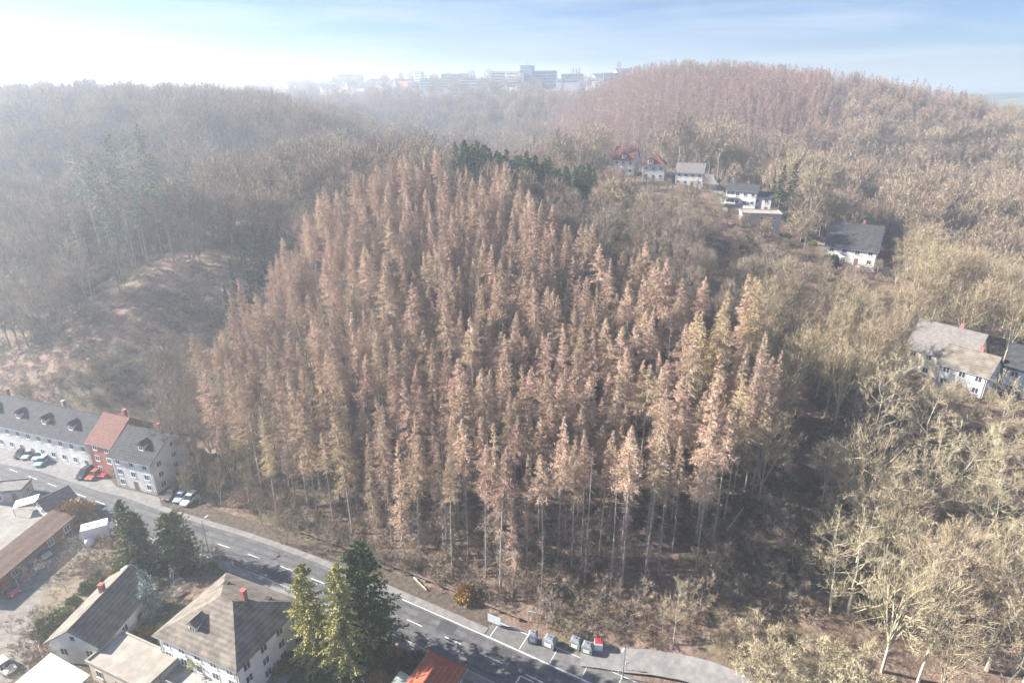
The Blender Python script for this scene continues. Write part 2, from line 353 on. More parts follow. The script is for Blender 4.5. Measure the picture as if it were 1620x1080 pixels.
def dome(seed, H, Rm, base, ncl, ntw, twl, tww, cm, tm, tr=.26, nl=8, spread=.9, brw=.05):
    """bare tree with a domed brush-like crown: limbs fan out to clumps of upward twigs"""
    r = np.random.RandomState(seed); mb = MB(); t = TB(r); z0 = H * base; cz = (z0 + H) / 2; hz = (H - z0) / 2
    fk = np.array([r.normal(0, .2), r.normal(0, .2), z0 + hz * .15]); mb.tube((0, 0, -.8), fk * .5, tr, tr * .85, 6, False); mb.tube(fk * .5, fk, tr * .85, tr * .7, 6, False)
    lobes = []                               # uneven outline: a few lobes bulge, others stay back
    for k in range(ncl):
        u = (k + r.rand()) / ncl; zc = -.55 + 1.5 * u; zc = min(zc, .97); a = k * 2.399 + r.normal(0, .3)
        rad = math.sqrt(max(.02, 1 - zc * zc)) if zc > 0 else 1 - .35 * zc * zc
        bul = r.uniform(.72, 1.1) * (1 + .14 * math.sin(a * 2 + seed) + .1 * math.sin(zc * 5 + seed))
        lobes.append(np.array([math.cos(a) * Rm * rad * bul, math.sin(a) * Rm * rad * bul, cz + hz * zc * (.85 + .17 * bul)]))
    lobes = np.array(lobes)
    limb = []
    for i in range(nl):
        a = i * 6.283 / nl + r.normal(0, .2); q = r.uniform(.3, .62)
        e = fk + np.array([math.cos(a) * Rm * .42, math.sin(a) * Rm * .42, hz * (.5 + q)]) * r.uniform(.8, 1.1)
        if i == 0: e = fk + np.array([0, 0, hz * 1.1])
        s = fk * r.uniform(.75, 1); m_ = (s + e) / 2 + np.array([0, 0, -.06 * Rm]) + r.normal(0, .12, 3)
        mb.tube(s, m_, tr * .5, tr * .36, 5, False); mb.tube(m_, e, tr * .36, tr * .2, 4, False); limb.append((s, m_, e))
    for c in lobes:
        s, m_, e = min(limb, key=lambda L_: np.linalg.norm(L_[2] - c) + .5 * np.linalg.norm(L_[1] - c)); st = m_ + (e - m_) * r.rand()
        kk = (st + c) / 2 + r.normal(0, .3, 3)
        n3 = 3
        for (p, q_, w_) in ((st, kk, brw * 1.6), (kk, c, brw)):
            d = unit(q_ - p); L_ = np.linalg.norm(q_ - p); t.twigs(np.repeat([p], n3, 0), np.repeat([d], n3, 0), np.full(n3, L_ * 1.1), np.full(n3, w_ * 2))
        out = unit(c - np.array([0, 0, z0])); n = ntw
        f = r.rand(n); b = kk + (c - kk) * f[:, None] + r.normal(0, Rm * .075, (n, 3)) * (.3 + f[:, None])
        dd = unit(out * .8 + np.array([0, 0, .35]) + r.normal(0, spread * .55, (n, 3)))
        t.twigs(b, dd, twl * r.uniform(.5, 1.3, n), np.full(n, tww) * r.uniform(.7, 1.3, n))
    return mb.mesh('trunk', tm), t.mesh('crown', cm)

V = {}
# larches: (trunk, crown) by kind; near ones are fine, far ones coarse
V['larch'] = [conifer(10 + k, 26, cb, rm, 135, 66, .5, .058, M['larch_tan'], M['bark_larch'], droop=.1, dead=80, lean=.4, pw=pw, fuzz=.2, clump=True)
              for k, (cb, rm, pw) in enumerate(((.62, 2.8, .95), (.56, 2.45, 1.05), (.66, 2.95, .9), (.6, 2.25, 1.1), (.64, 2.6, .95), (.53, 2.55, .95), (.7, 2.35, 1.0)))]
V['larch_edge'] = [conifer(30 + k, 27, cb, rm, 150, 56, .55, .06, mm, M['bark_larch'], droop=.4, dead=24, lean=.35, pw=.82, fuzz=.24)
                   for k, (cb, rm, mm) in enumerate(((.4, 2.9, M['larch_gold']), (.56, 3.0, M['larch_gold']), (.28, 2.5, M['larch_tan']), (.48, 2.5, M['larch_tan'])))]
V['larch_far'] = [conifer(50 + k, 20, .25, 2.9, 50, 16, .95, .2, M['larch_pink'], M['bark_larch'], droop=.0, dead=0, lean=.3, pw=.6, fuzz=.35) for k in range(3)]
V['dead'] = [conifer(60 + k, 24, .3, 1.7, 60, 16, .6, .06, M['dead_twig'], M['bark_larch'], droop=.35, dead=40, lean=.4, pw=.5) for k in range(2)]
V['spruce'] = [conifer(70 + k, 26, cb, rm, 120, 30, .75, .3, M['needle_dark'], M['bark_grey'], droop=.3, dead=10, lean=.3, pw=.8, blade='diamonds')
               for k, (cb, rm) in enumerate(((.16, 3.1), (.4, 2.8)))]
M['needle_pale'] = mat('needle_pale', (.17, .20, .14), .8, (.5, (.29, .31, .22)), rnd=.2, spec=.1)
V['spruce_tall'] = [conifer(78 + k, 30, cb, 2.3, 75, 14, .8, .2, M['needle_pale'], M['bark_larch'], droop=.35, dead=24, lean=.5, pw=.55, blade='diamonds', fuzz=.35) for k, cb in enumerate((.5, .62, .4))]
M['needle_crest'] = mat('needle_crest', (.05, .085, .03), .75, (.5, (.12, .165, .06)), rnd=.25, spec=.1)
V['spruce_green'] = [conifer(85 + k, 24, cb, rm, 120, 32, .75, .26, M['needle_crest'], M['bark_grey'], droop=.15, dead=10, lean=.3, pw=.7, blade='diamonds', fuzz=.25) for k, (cb, rm) in enumerate(((.2, 3.0), (.42, 2.8)))]
V['spruce_far'] = [conifer(75 + k, 25, cb, 2.9, 60, 12, 1.1, .5, M['needle_dark'], M['bark_grey'], droop=.25, dead=0, lean=.3, pw=.8, blade='diamonds') for k, cb in enumerate((.12, .45))]
V['bare_near'] = [broadleaf(100 + k, 20, rm, fk, 13, 8, 7, 4, .7, .036, M['twig_yellow'], M['bark_pale'], up=u)
                  for k, (rm, fk, u) in enumerate(((5.8, .24, .6), (5.0, .34, .75), (6.4, .2, .5)))]
V['bare_fan'] = [dome(105 + k, 20, rm, bs_, 74, 40, 1.1, .036, M['twig_yellow'], M['bark_pale'], nl=11, brw=.07) for k, (rm, bs_) in enumerate(((5.6, .28), (6.6, .2), (4.8, .35)))]
V['bare_tan'] = [dome(110 + k, 18, rm, bs_, 66, 44, 1.0, .05, M['twig_tan'], M['bark_pale']) for k, (rm, bs_) in enumerate(((4.8, .2), (4.0, .3), (5.3, .15)))]
V['bare'] = [dome(120 + k, 18, rm, bs_, 66, 46, 1.0, .052, M['twig_grey'], M['bark_grey']) for k, (rm, bs_) in enumerate(((4.6, .22), (4.0, .34), (5.4, .18)))]
M['twig_warm'] = mat('twig_warm', (.23, .17, .12), .9, (.3, (.42, .325, .235)), rnd=.22, spec=.1)
V['bare_far'] = [dome(130 + k, 22, rm, bs_, 56, 26, 1.2, .13, M['twig_warm'], M['bark_grey'], brw=.09) for k, (rm, bs_) in enumerate(((5.4, .35), (4.6, .42), (6.4, .3)))]
V['tan_far'] = [dome(140 + k, 19, rm, .25, 56, 26, 1.2, .13, M['twig_tan'], M['bark_grey'], brw=.09) for k, rm in enumerate((5.2, 6.0))]
V['slim'] = [broadleaf(145 + k, 24, 2.6, .35, 10, 6, 5, 4, .9, .06, M['twig_grey'], M['bark_grey'], up=1.3) for k in range(2)]
V['sapling'] = [broadleaf(150 + k, 7, 2.1, .22, 7, 5, 5, 4, .5, .04, M['twig_grey'], M['bark_grey'], tr=.09, up=.8, stems=2) for k in range(2)]
V['bush'] = [broadleaf(160 + k, 8, 4.0, .08, 9, 7, 7, 6, .6, .055, M['twig_yellow'], M['bark_grey'], tr=.12, up=.8, stems=3) for k in range(2)]
V['bramble'] = [broadleaf(170, 1.6, 1.5, .05, 6, 4, 4, 3, .4, .04, M['twig_grey'], M['bark_grey'], tr=.03, up=.4, stems=3)]
V['bramble'].append(broadleaf(171, 1.3, 1.6, .05, 6, 4, 4, 3, .4, .045, M['twig_warm'], M['bark_grey'], tr=.03, up=.4, stems=3))

def plant(name, v, x, y, s, label, cat, group=None, z=None, rz=None, sxy=None):
    if z is None: z = H(x, y)
    o = empty(name, (x, y, z), random.uniform(0, 6.283) if rz is None else rz, label=label, cat=cat, group=group)
    k = s * (sxy if sxy else random.uniform(.9, 1.12)); o.scale = (k, k, s)
    link('trunk', v[0], o); link('crown', v[1], o)
    return o
def scatter(name, label, pts, variants, kind='stuff'):
    """one object that stands for a wood too dense to count: points (x,y,z,scale,variant); variants = [(trunk object, crown object), ...]"""
    me = bpy.data.meshes.new(name); me.from_pydata([p[:3] for p in pts], [], [])
    for nm, ty, vals in (('vk', 'INT', [p[4] for p in pts]), ('sc', 'FLOAT', [p[3] for p in pts]), ('rz', 'FLOAT', [random.uniform(0, 6.283) for p in pts])):
        a = me.attributes.new(nm, ty, 'POINT'); a.data.foreach_set('value', vals)
    o = link(name, me, None, label=label, kind=kind)
    g = bpy.data.node_groups.new(name, 'GeometryNodeTree')
    g.interface.new_socket('Geometry', in_out='INPUT', socket_type='NodeSocketGeometry'); g.interface.new_socket('Geometry', in_out='OUTPUT', socket_type='NodeSocketGeometry')
    N = g.nodes.new; K = g.links.new; i_ = N('NodeGroupInput'); o_ = N('NodeGroupOutput'); jn = N('GeometryNodeJoinGeometry')
    def attr(nm, ty): a = N('GeometryNodeInputNamedAttribute'); a.data_type = ty; a.inputs['Name'].default_value = nm; return a.outputs['Attribute']
    rot = N('ShaderNodeCombineXYZ'); K(attr('rz', 'FLOAT'), rot.inputs['Z']); sc = attr('sc', 'FLOAT'); vk = attr('vk', 'INT')
    for k, objs in enumerate(variants):
        cmp_ = N('FunctionNodeCompare'); cmp_.data_type = 'INT'; cmp_.operation = 'EQUAL'
        ins = [s for s in cmp_.inputs if s.type == 'INT']; K(vk, ins[0]); ins[1].default_value = k
        for ob in objs:
            ip = N('GeometryNodeInstanceOnPoints'); oi = N('GeometryNodeObjectInfo'); oi.inputs['Object'].default_value = ob; oi.inputs['As Instance'].default_value = False
            K(i_.outputs[0], ip.inputs['Points']); K(cmp_.outputs[0], ip.inputs['Selection']); K(oi.outputs['Geometry'], ip.inputs['Instance'])
            K(rot.outputs[0], ip.inputs['Rotation']); K(sc, ip.inputs['Scale']); K(ip.outputs[0], jn.inputs[0])
    K(jn.outputs[0], o_.inputs[0]); md = o.modifiers.new('scatter', 'NODES'); md.node_group = g
    return o
# ------------------------------------------------------------------ ground sheet
def ground_mat():
    m = bpy.data.materials.new('forest_floor'); m.use_nodes = True; t = m.node_tree; b = t.nodes['Principled BSDF']; b.inputs['Roughness'].default_value = .95; b.inputs['Specular IOR Level'].default_value = .1
    tc = t.nodes.new('ShaderNodeTexCoord'); 
    def noise(sc, det=6, dist=0):
        n = t.nodes.new('ShaderNodeTexNoise'); n.inputs['Scale'].default_value = sc; n.inputs['Detail'].default_value = det; n.inputs['Roughness'].default_value = .68; n.inputs['Distortion'].default_value = dist
        t.links.new(tc.outputs['Object'], n.inputs[0]); return n.outputs[0]
    def ramp(x, stops):
        r = t.nodes.new('ShaderNodeValToRGB'); e = r.color_ramp.elements
        e[0].position, e[0].color = stops[0][0], (*stops[0][1], 1); e[1].position, e[1].color = stops[-1][0], (*stops[-1][1], 1)
        for p, c in stops[1:-1]: q = e.new(p); q.color = (*c, 1)
        t.links.new(x, r.inputs[0]); return r.outputs[0]
    def mixc(f, a, b_):
        x = t.nodes.new('ShaderNodeMixRGB'); t.links.new(f, x.inputs[0]); t.links.new(a, x.inputs[1]); t.links.new(b_, x.inputs[2]); return x.outputs[0]
    leaf = ramp(noise(1.1, 8), [(.36, (.09, .062, .046)), (.5, (.21, .15, .11)), (.64, (.35, .27, .21))])
    moss = ramp(noise(.7, 8), [(.38, (.045, .05, .025)), (.62, (.17, .16, .09))])
    red = ramp(noise(.6, 8, .5), [(.36, (.16, .10, .08)), (.64, (.34, .235, .195))])
    f1 = ramp(noise(.035, 4), [(.46, (0, 0, 0)), (.58, (1, 1, 1))]); f2 = ramp(noise(.05, 4, .6), [(.42, (0, 0, 0)), (.56, (1, 1, 1))])
    f1b = t.nodes.new('ShaderNodeMath'); f1b.operation = 'MULTIPLY'; f1b.inputs[1].default_value = .7; t.links.new(f1, f1b.inputs[0])
    c = mixc(f2, leaf, red); c = mixc(f1b.outputs[0], c, moss)
    # pale meadows far away: real land use, fixed in place by the object coordinates
    sx = t.nodes.new('ShaderNodeSeparateXYZ'); t.links.new(tc.outputs['Object'], sx.inputs[0])
    far = t.nodes.new('ShaderNodeMapRange'); far.inputs['From Min'].default_value = 1050; far.inputs['From Max'].default_value = 1120; t.links.new(sx.outputs['Y'], far.inputs['Value'])
    vo = t.nodes.new('ShaderNodeTexVoronoi'); vo.inputs['Scale'].default_value = .004; t.links.new(tc.outputs['Object'], vo.inputs[0])
    fld = ramp(vo.outputs['Color'], [(.2, (.13, .19, .07)), (.5, (.26, .30, .12)), (.62, (.20, .15, .10)), (.8, (.07, .08, .05))])
    c = mixc(far.outputs[0], c, fld)
    t.links.new(c, b.inputs['Base Color'])
    bm = t.nodes.new('ShaderNodeBump'); bm.inputs['Strength'].default_value = .9; bm.inputs['Distance'].default_value = .35
    t.links.new(noise(1.6, 8), bm.inputs['Height']); t.links.new(bm.outputs[0], b.inputs['Normal'])
    return m
M['forest_floor'] = ground_mat()
ys = np.concatenate([np.linspace(-60, 40, 14)[:-1], np.linspace(40, 240, 134)[:-1], np.geomspace(240, 1200, 150)[:-1], np.geomspace(1200, 5200, 44)])
us = np.linspace(-1, 1, 281); us = np.sign(us) * (.55 * abs(us) + .45 * abs(us) ** 3)
GX = (us[None, :] * (np.maximum(ys, 50)[:, None] * 1.6 + 130)); GY = np.repeat(ys[:, None], len(us), 1)
GZ = hgt(GX, GY)
nr, nc_ = GX.shape; vv = np.stack([GX, GY, GZ], -1).reshape(-1, 3)
idx = np.arange(nr * nc_).reshape(nr, nc_)
ff = np.stack([idx[:-1, :-1], idx[:-1, 1:], idx[1:, 1:], idx[1:, :-1]], -1).reshape(-1, 4)
me = bpy.data.meshes.new('ground'); me.from_pydata(vv.tolist(), [], ff.tolist()); me.materials.append(M['forest_floor']); me.polygons.foreach_set('use_smooth', [True] * len(ff))
link('ground', me, kind='structure', label='brown leaf-strewn hillsides and valley floor')
# ------------------------------------------------------------------ woods
LARCH = [(560, 252), (640, 232), (720, 236), (790, 256), (850, 284), (895, 318), (925, 350), (990, 375), (1060, 400), (1110, 440), (1160, 470), (1215, 500), (1280, 540), (1268, 720), (1130, 740), (1020, 745),
         (900, 740), (780, 800), (640, 770), (540, 740), (460, 730), (410, 660), (330, 600), (300, 560), (335, 500), (370, 470), (430, 410), (470, 330), (520, 290)]
CLEAR = [(50, 660), (100, 560), (150, 480), (300, 425), (345, 440), (350, 540), (280, 600), (235, 700), (150, 700)]
BROWN = [(1196, 820), (1215, 720), (1245, 650), (1290, 640), (1330, 720), (1290, 790), (1280, 900), (1330, 1000), (1150, 1100), (800, 1020), (900, 960), (1100, 900)]
HOUSES = [(1000, 272, 300), (1040, 285, 290), (1090, 292, 285), (1180, 325, 240), (1225, 325, 236), (1200, 360, 220), (1350, 415, 190), (1400, 412, 190), (1490, 610, 128), (1560, 605, 127), (1610, 640, 118), (1120, 290, 270), (1140, 310, 262), (1260, 372, 212), (1300, 385, 205)]
HW = [at(*h)[:2] for h in HOUSES]
def grid(x0, x1, y0, y1, s, j=.38, seed=1):
    r = random.Random(seed); out = []; y = y0; k = 0
    while y < y1:
        x = x0 + (s / 2 if k % 2 else 0)
        while x < x1:
            out.append((x + r.uniform(-j, j) * s, y + r.uniform(-j, j) * s)); x += s
        y += s * .87; k += 1
    return out
def hdist(x, y): return min(math.hypot(x - a, y - b) for a, b in HW)
def corridor(x, y, ztop, base):         # does a tree here stand in front of one of the visible houses
    tx, ty = proj(x, y, ztop); return tx, ty
def vals(pts):
    a = np.array(pts); hh = hgt(a[:, 0], a[:, 1]); dd = road_d(a[:, 0], a[:, 1]); return list(zip(a[:, 0].tolist(), a[:, 1].tolist(), hh.tolist(), dd.tolist()))
HOUSEBOX = [(962, 232, 1013, 275), (1010, 248, 1058, 288), (1058, 258, 1122, 296), (1122, 285, 1205, 322), (1193, 300, 1212, 328), (1168, 330, 1232, 362), (1290, 366, 1425, 414), (1462, 490, 1660, 592)]
larches = []; bares = []; rest = {'larch': [], 'hill': [], 'left': [], 'back': []}
for x, y, z, d in vals(grid(-120, 90, 80, 235, 4.1, seed=3)):
    tx, ty = proj(x, y, z + 25); bx, by = proj(x, y, z)
    if d < 10.5 or not inpoly(tx, ty, LARCH) or inpoly(bx, by, BROWN) or inpoly(bx, by, CLEAR): continue
    larches.append((x, y, z, d))
def area(x, y, z, ht):
    tx, ty = proj(x, y, z + ht)
    return tx, ty, -140 < tx < 1760 and 60 < ty < 1150
for x, y, z, d in vals(grid(-230, 230, 70, 262, 7.2, seed=5)):
    tx, ty, ok = area(x, y, z, 17); bx, by = proj(x, y, z)
    if not ok or d < 12: continue
    if inpoly(*proj(x, y, z + 25), LARCH) and bx < 1200 and y < 215: continue
    if inpoly(bx, by, CLEAR) or inpoly(bx, by, BROWN) or hdist(x, y) < 11: continue
    if by > 900 and bx < 1290: continue
    if bx < 260 and y < 158 and d < 42: continue         # behind the row of houses
    if 330 < bx < 1180 and y < 200 and d < 75: continue   # under the larches
    if 120 < tx < 270 and 200 < ty < 400 and 174 < y < 198: continue
    if 700 < bx < 960 and 203 < y < 240: continue
    tall = True
    for (x0, y0, x1, y1) in HOUSEBOX:
        if x0 - 12 < tx < x1 + 12 and ty < y1 and by > y1 - 4: tall = False
    bares.append((x, y, z, d, tall))
print('larch', len(larches), 'bare near', len(bares))
for x, y, z, d in vals(grid(-420, 620, 262, 700, 8.4, j=.55, seed=9)):
    tx, ty, ok = area(x, y, z, 19); bx, by = proj(x, y, z)
    if not ok or hdist(x, y) < 13: continue
    skip = False
    for (x0, y0, x1, y1) in HOUSEBOX[:5]:
        if x0 - 6 < tx < x1 + 6 and ty < y1 - 3 and by > y1 - 2: skip = True
    if skip: continue
    if 1100 < bx < 1200 and 262 < y < 282: continue
    red = (tx < 1315 and 930 < tx and 98 < ty < 205 and y > 330) or (850 < tx < 1080 and 150 < ty < 235 and 330 < y)
    if red: rest['larch'].append((x, y, z)); continue
    if ty < 165 and 1290 < tx < 1580 and y > 350 and random.random() < .55: rest['larch'].append((x, y, z)); continue
    if y > 700 or (tx > 1000): rest['hill'].append((x, y, z))
    elif tx < 560 and y < 480: rest['left'].append((x, y, z))
    else: rest['back'].append((x, y, z))
for x, y, z, d in vals(grid(20, 330, 330, 600, 5.6, j=.5, seed=19)):
    tx, ty, ok = area(x, y, z, 17)
    if ok and ((tx < 1315 and 930 < tx and 98 < ty < 200) or (850 < tx < 1080 and 150 < ty < 225)): rest['larch'].append((x, y, z))
for x, y, z, d in vals(grid(-700, 420, 700, 1250, 15, seed=11)):
    tx, ty, ok = area(x, y, z, 16)
    if not ok: continue
    if y > 800 and random.random() < .78: continue
    rest['back'].append((x, y, z))
print({k: len(v) for k, v in rest.items()})
# larches: the 300 largest in the picture are things, the rest one mass
larches.sort(key=lambda p: p[1] * cp - (p[2] + 12 - 80) * sp)
NL = 296; LG = 'bare larches packed on the hillside above the road'; extra_larch = []

def larch_label(x, y, d, tx, kind, crown):
    side_ = 'far left' if tx < 480 else 'left' if tx < 650 else 'middle' if tx < 900 else 'right' if tx < 1070 else 'far right'
    row = 'front rows by the road' if d < 22 else 'second rows from the road' if d < 34 else 'lower half' if d < 48 else 'middle rows' if d < 64 else 'upper half' if d < 85 else 'crest rows'
    look = {'dead': 'thin grey half-dead larch', 'larch_edge': 'drooping ' + ('golden' if crown.materials[0].name == 'larch_gold' else 'tan') + ' larch', 'larch': 'slender pointed tan larch'}[kind]
    return look + ' in the stand, ' + row + ', ' + side_, 'tree', look + 'es of the stand, ' + row + ', ' + side_
for i, (x, y, z, d) in enumerate(larches):
    tx, ty = proj(x, y, z + 25); front = d < 19 or (tx > 1090 and y < 125)
    kind = 'larch_edge' if front and random.random() < .75 else 'larch'
    if random.random() < .07: kind = 'dead'
    s = random.choice((.78, .9, 1.0, 1.08)) * random.uniform(.95, 1.05) * (1 if tx < 1090 or y > 150 else 1.06) * (1 - .12 * max(0, (y - 150) / 50))
    vs = V[kind]; k = random.randrange(len(vs))
    if kind == 'larch_edge' and tx < 850: k = 2 if random.random() < .6 else 0
    if i < NL:
        plant('larch_tree', vs[k], x, y, s, *larch_label(x, y, d, tx, kind, vs[k][1]), z=z - .2)
    else: extra_larch.append((x, y, z - .2, s, k % 3))
# near bare trees
bares.sort(key=lambda p: p[1]); NB = 0
BG = 'bare broad-leaved trees on the near slopes'; extra_bare = []
seen = []
for x, y, z, d, tall in bares:
    tx, ty = proj(x, y, z + 17); right = x > 0
    if right and y < 112 and tx > 1250 and random.random() < .3: continue
    if right and y < 112 and tx > 1250: kind, s, lab, grp = random.choice(('bare_near', 'bare_near', 'bare_fan')), random.uniform(.75, 1.05), 'tall bare tree with pale yellow mossy branches on the lower right slope', 'pale bare trees on the lower right slope'
    elif right and (ty > 385 and tx > 1170 or tx > 1420): kind, s, lab, grp = 'bare_tan', random.uniform(.85, 1.1), 'bare tan-twigged tree below the houses on the right of the hill', 'tan bare trees around the hillside houses'
    elif right: kind, s, lab, grp = 'bare', random.uniform(.6, .85), 'dense grey-brown bare tree between the larches and the white houses', 'grey-brown bare trees behind the larches'
    elif random.random() < .3: kind, s, lab, grp = 'slim', random.uniform(.8, 1.15), 'slender misty bare tree on the left hillside', 'misty bare trees on the left hillside'
    else: kind, s, lab, grp = 'bare', random.uniform(.8, 1.2), 'hazy bare tree on the sunlit-misted left hillside', 'misty bare trees on the left hillside'
    ht = {'bare_near': 20, 'bare_fan': 20, 'bare_tan': 18, 'bare': 18, 'slim': 24}[kind] * s; hx, hy = proj(x, y, z + ht); by_ = proj(x, y, z)[1]; tall = not any(x0 - 26 < hx < x1 + 26 and hy < y1 - 2 and by_ > y1 - 8 for x0, y0, x1, y1 in HOUSEBOX)
    if not tall: s *= .4
    if kind in ('bare_near', 'bare_fan') and not tall: kind = 'bare_tan'
    if -70 < proj(x, y, z)[0] and tx > -60 and tx < 1680:
        seen.append((x, y, z, kind, s, lab, grp))
print('bare candidates', len(seen))
LMK = [(1000, 250, 'the left red-roofed villa'), (1040, 270, 'the pyramid-roofed villa'), (1090, 275, 'the long grey gable'), (1175, 305, 'the balcony house'), (1200, 345, 'the flat-roofed house'), (1350, 385, 'the blue-grey house'), (1480, 540, 'the brown-grey house'), (1600, 610, 'the slate-roofed house'),
       (1050, 380, 'the upper larch edge'), (1160, 450, 'the right larch corner'), (1270, 570, 'the right larch edge'), (1500, 420, 'the tan valley strip'), (1610, 420, 'the right picture edge'), (1350, 560, 'the centre of the right slope'), (1300, 450, 'the upper right slope'), (1400, 680, 'the bare brown slope'), (1580, 750, 'the lower right edge'),
       (120, 200, 'the tall misty spruces'), (300, 240, 'the left ridge'), (450, 250, 'the larch crest'), (60, 300, 'the left picture edge'), (40, 470, 'the left end of the clearing'), (330, 330, 'the dark evergreens'), (230, 330, 'the top of the clearing'), (280, 640, 'the corner house')]
seen.sort(key=lambda p: p[1] * cp - (p[2] + 9 - 80) * sp)
for i, (x, y, z, kind, s, lab, grp) in enumerate(seen):
    vs = V[kind]; k = random.randrange(len(vs)); q = proj(x, y, z + 12); lm = min(LMK, key=lambda t: (t[0] - q[0]) ** 2 + (t[1] - q[1]) ** 2)[2]
    lab = lab.split(' with ')[0].split(' on the ')[0].split(' below ')[0].split(' between ')[0] + (' with pale yellow branches' if kind in ('bare_near', 'bare_fan') else '') + ' near ' + lm; grp = lab.replace('tree', 'trees')
    if i < 262: plant('bare_tree', vs[k], x, y, s, lab, 'tree', grp, z=z - .2)
    else: rest['left' if x < 0 else 'hill'].append((x, y, z, s))
# ------------------------------------------------------------------ buildings
M['white'] = mat('white_render', (.58, .57, .54), .85, (.5, (.76, .75, .72)), spec=.2)
M['cream'] = mat('cream_render', (.62, .56, .44), .85, (.3, (.70, .64, .52)), spec=.2)
M['pinkwall'] = mat('pale_pink_render', (.52, .43, .42), .85, (.3, (.60, .52, .50)), spec=.2)
M['redbrick'] = mat('red_brick', (.34, .13, .10), .85, (4, (.42, .19, .15)), spec=.2)
M['slate'] = mat('dark_slate', (.05, .052, .057), .85, (1.2, (.095, .095, .1)), rows=.9, spec=.15)
M['greyroof'] = mat('grey_tile', (.17, .155, .15), .75, (1.5, (.25, .235, .22)), rows=.9, spec=.2)
M['brownroof'] = mat('brown_tile', (.15, .095, .07), .75, (1.5, (.22, .15, .115)), rows=.9, spec=.2)
M['redroof'] = mat('red_tile', (.36, .09, .05), .75, (1.5, (.46, .15, .09)), rows=.9, spec=.2)
M['beigeroof'] = mat('weathered_beige_roof', (.15, .13, .11), .85, (.6, (.29, .255, .21)), rows=.9, spec=.2)
M['paleroof'] = mat('pale_flat_roof', (.31, .28, .235), .85, (.4, (.43, .40, .35)), spec=.2)
M['mintroof'] = mat('mossy_sheet_roof', (.42, .45, .37), .7, (.7, (.54, .56, .47)), spec=.3)
M['concrete'] = mat('concrete', (.34, .33, .31), .9, (.9, (.45, .44, .41)), spec=.2)
M['town_white'] = mat('town_white', (.80, .79, .76), .8, (.05, (.88, .87, .85)))
M['maroonroof'] = mat('maroon_tile', (.15, .06, .045), .75, (1.5, (.22, .09, .07)), rows=.9, spec=.2)
M['glass'] = mat('window_glass', (.045, .06, .075), .08, spec=.6)
M['frame'] = mat('white_frame', (.72, .72, .70), .5)
M['darkframe'] = mat('dark_frame', (.06, .06, .065), .5)
M['wood'] = mat('brown_wood', (.17, .10, .06), .8, (3, (.25, .16, .10)))
M['blueclad'] = mat('blue_cladding', (.17, .25, .33), .5, (.05, (.20, .29, .37)))
M['bluepanel'] = mat('dark_blue_glazing', (.07, .13, .19), .2, spec=.5)
M['greyclad'] = mat('grey_cladding', (.40, .42, .43), .6, (.05, (.47, .48, .49)))
M['metal0'] = mat('zinc', (.30, .31, .32), .5, metal=.5)
_wc = {}
def window(parent, x, y, z, rz, w, h, fm='frame', name='window'):
    key = (round(w, 1), round(h, 1), fm, name)
    if key not in _wc:
        a = MB(); t = .12; a.box(-w / 2, w / 2, -.05, .03, -h / 2, -h / 2 + t); a.box(-w / 2, w / 2, -.05, .03, h / 2 - t, h / 2)
        a.box(-w / 2, -w / 2 + t, -.05, .03, -h / 2 + t, h / 2 - t); a.box(w / 2 - t, w / 2, -.05, .03, -h / 2 + t, h / 2 - t)
        if w > 1.1: a.box(-.035, .035, -.05, .03, -h / 2 + t, h / 2 - t)
        a.box(-w / 2 - .06, w / 2 + .06, -.13, -.052, -h / 2 - .07, -h / 2 - .005)
        b = MB(); b.box(-w / 2 + t, w / 2 - t, -.02, .02, -h / 2 + t, h / 2 - t)
        _wc[key] = (a.mesh(name, M[fm]), b.mesh('pane', M['glass']))
    f = link(name, _wc[key][0], parent, (x, y, z), (0, 0, rz)); link('pane', _wc[key][1], f); return f
def side(Lx, Wy, s):                    # wall frames: origin, direction angle of a wall seen from outside
    return {'S': (0, -Wy / 2, 0, Lx), 'N': (0, Wy / 2, math.pi, Lx), 'E': (Lx / 2, 0, math.pi / 2, Wy), 'W': (-Lx / 2, 0, -math.pi / 2, Wy)}[s]
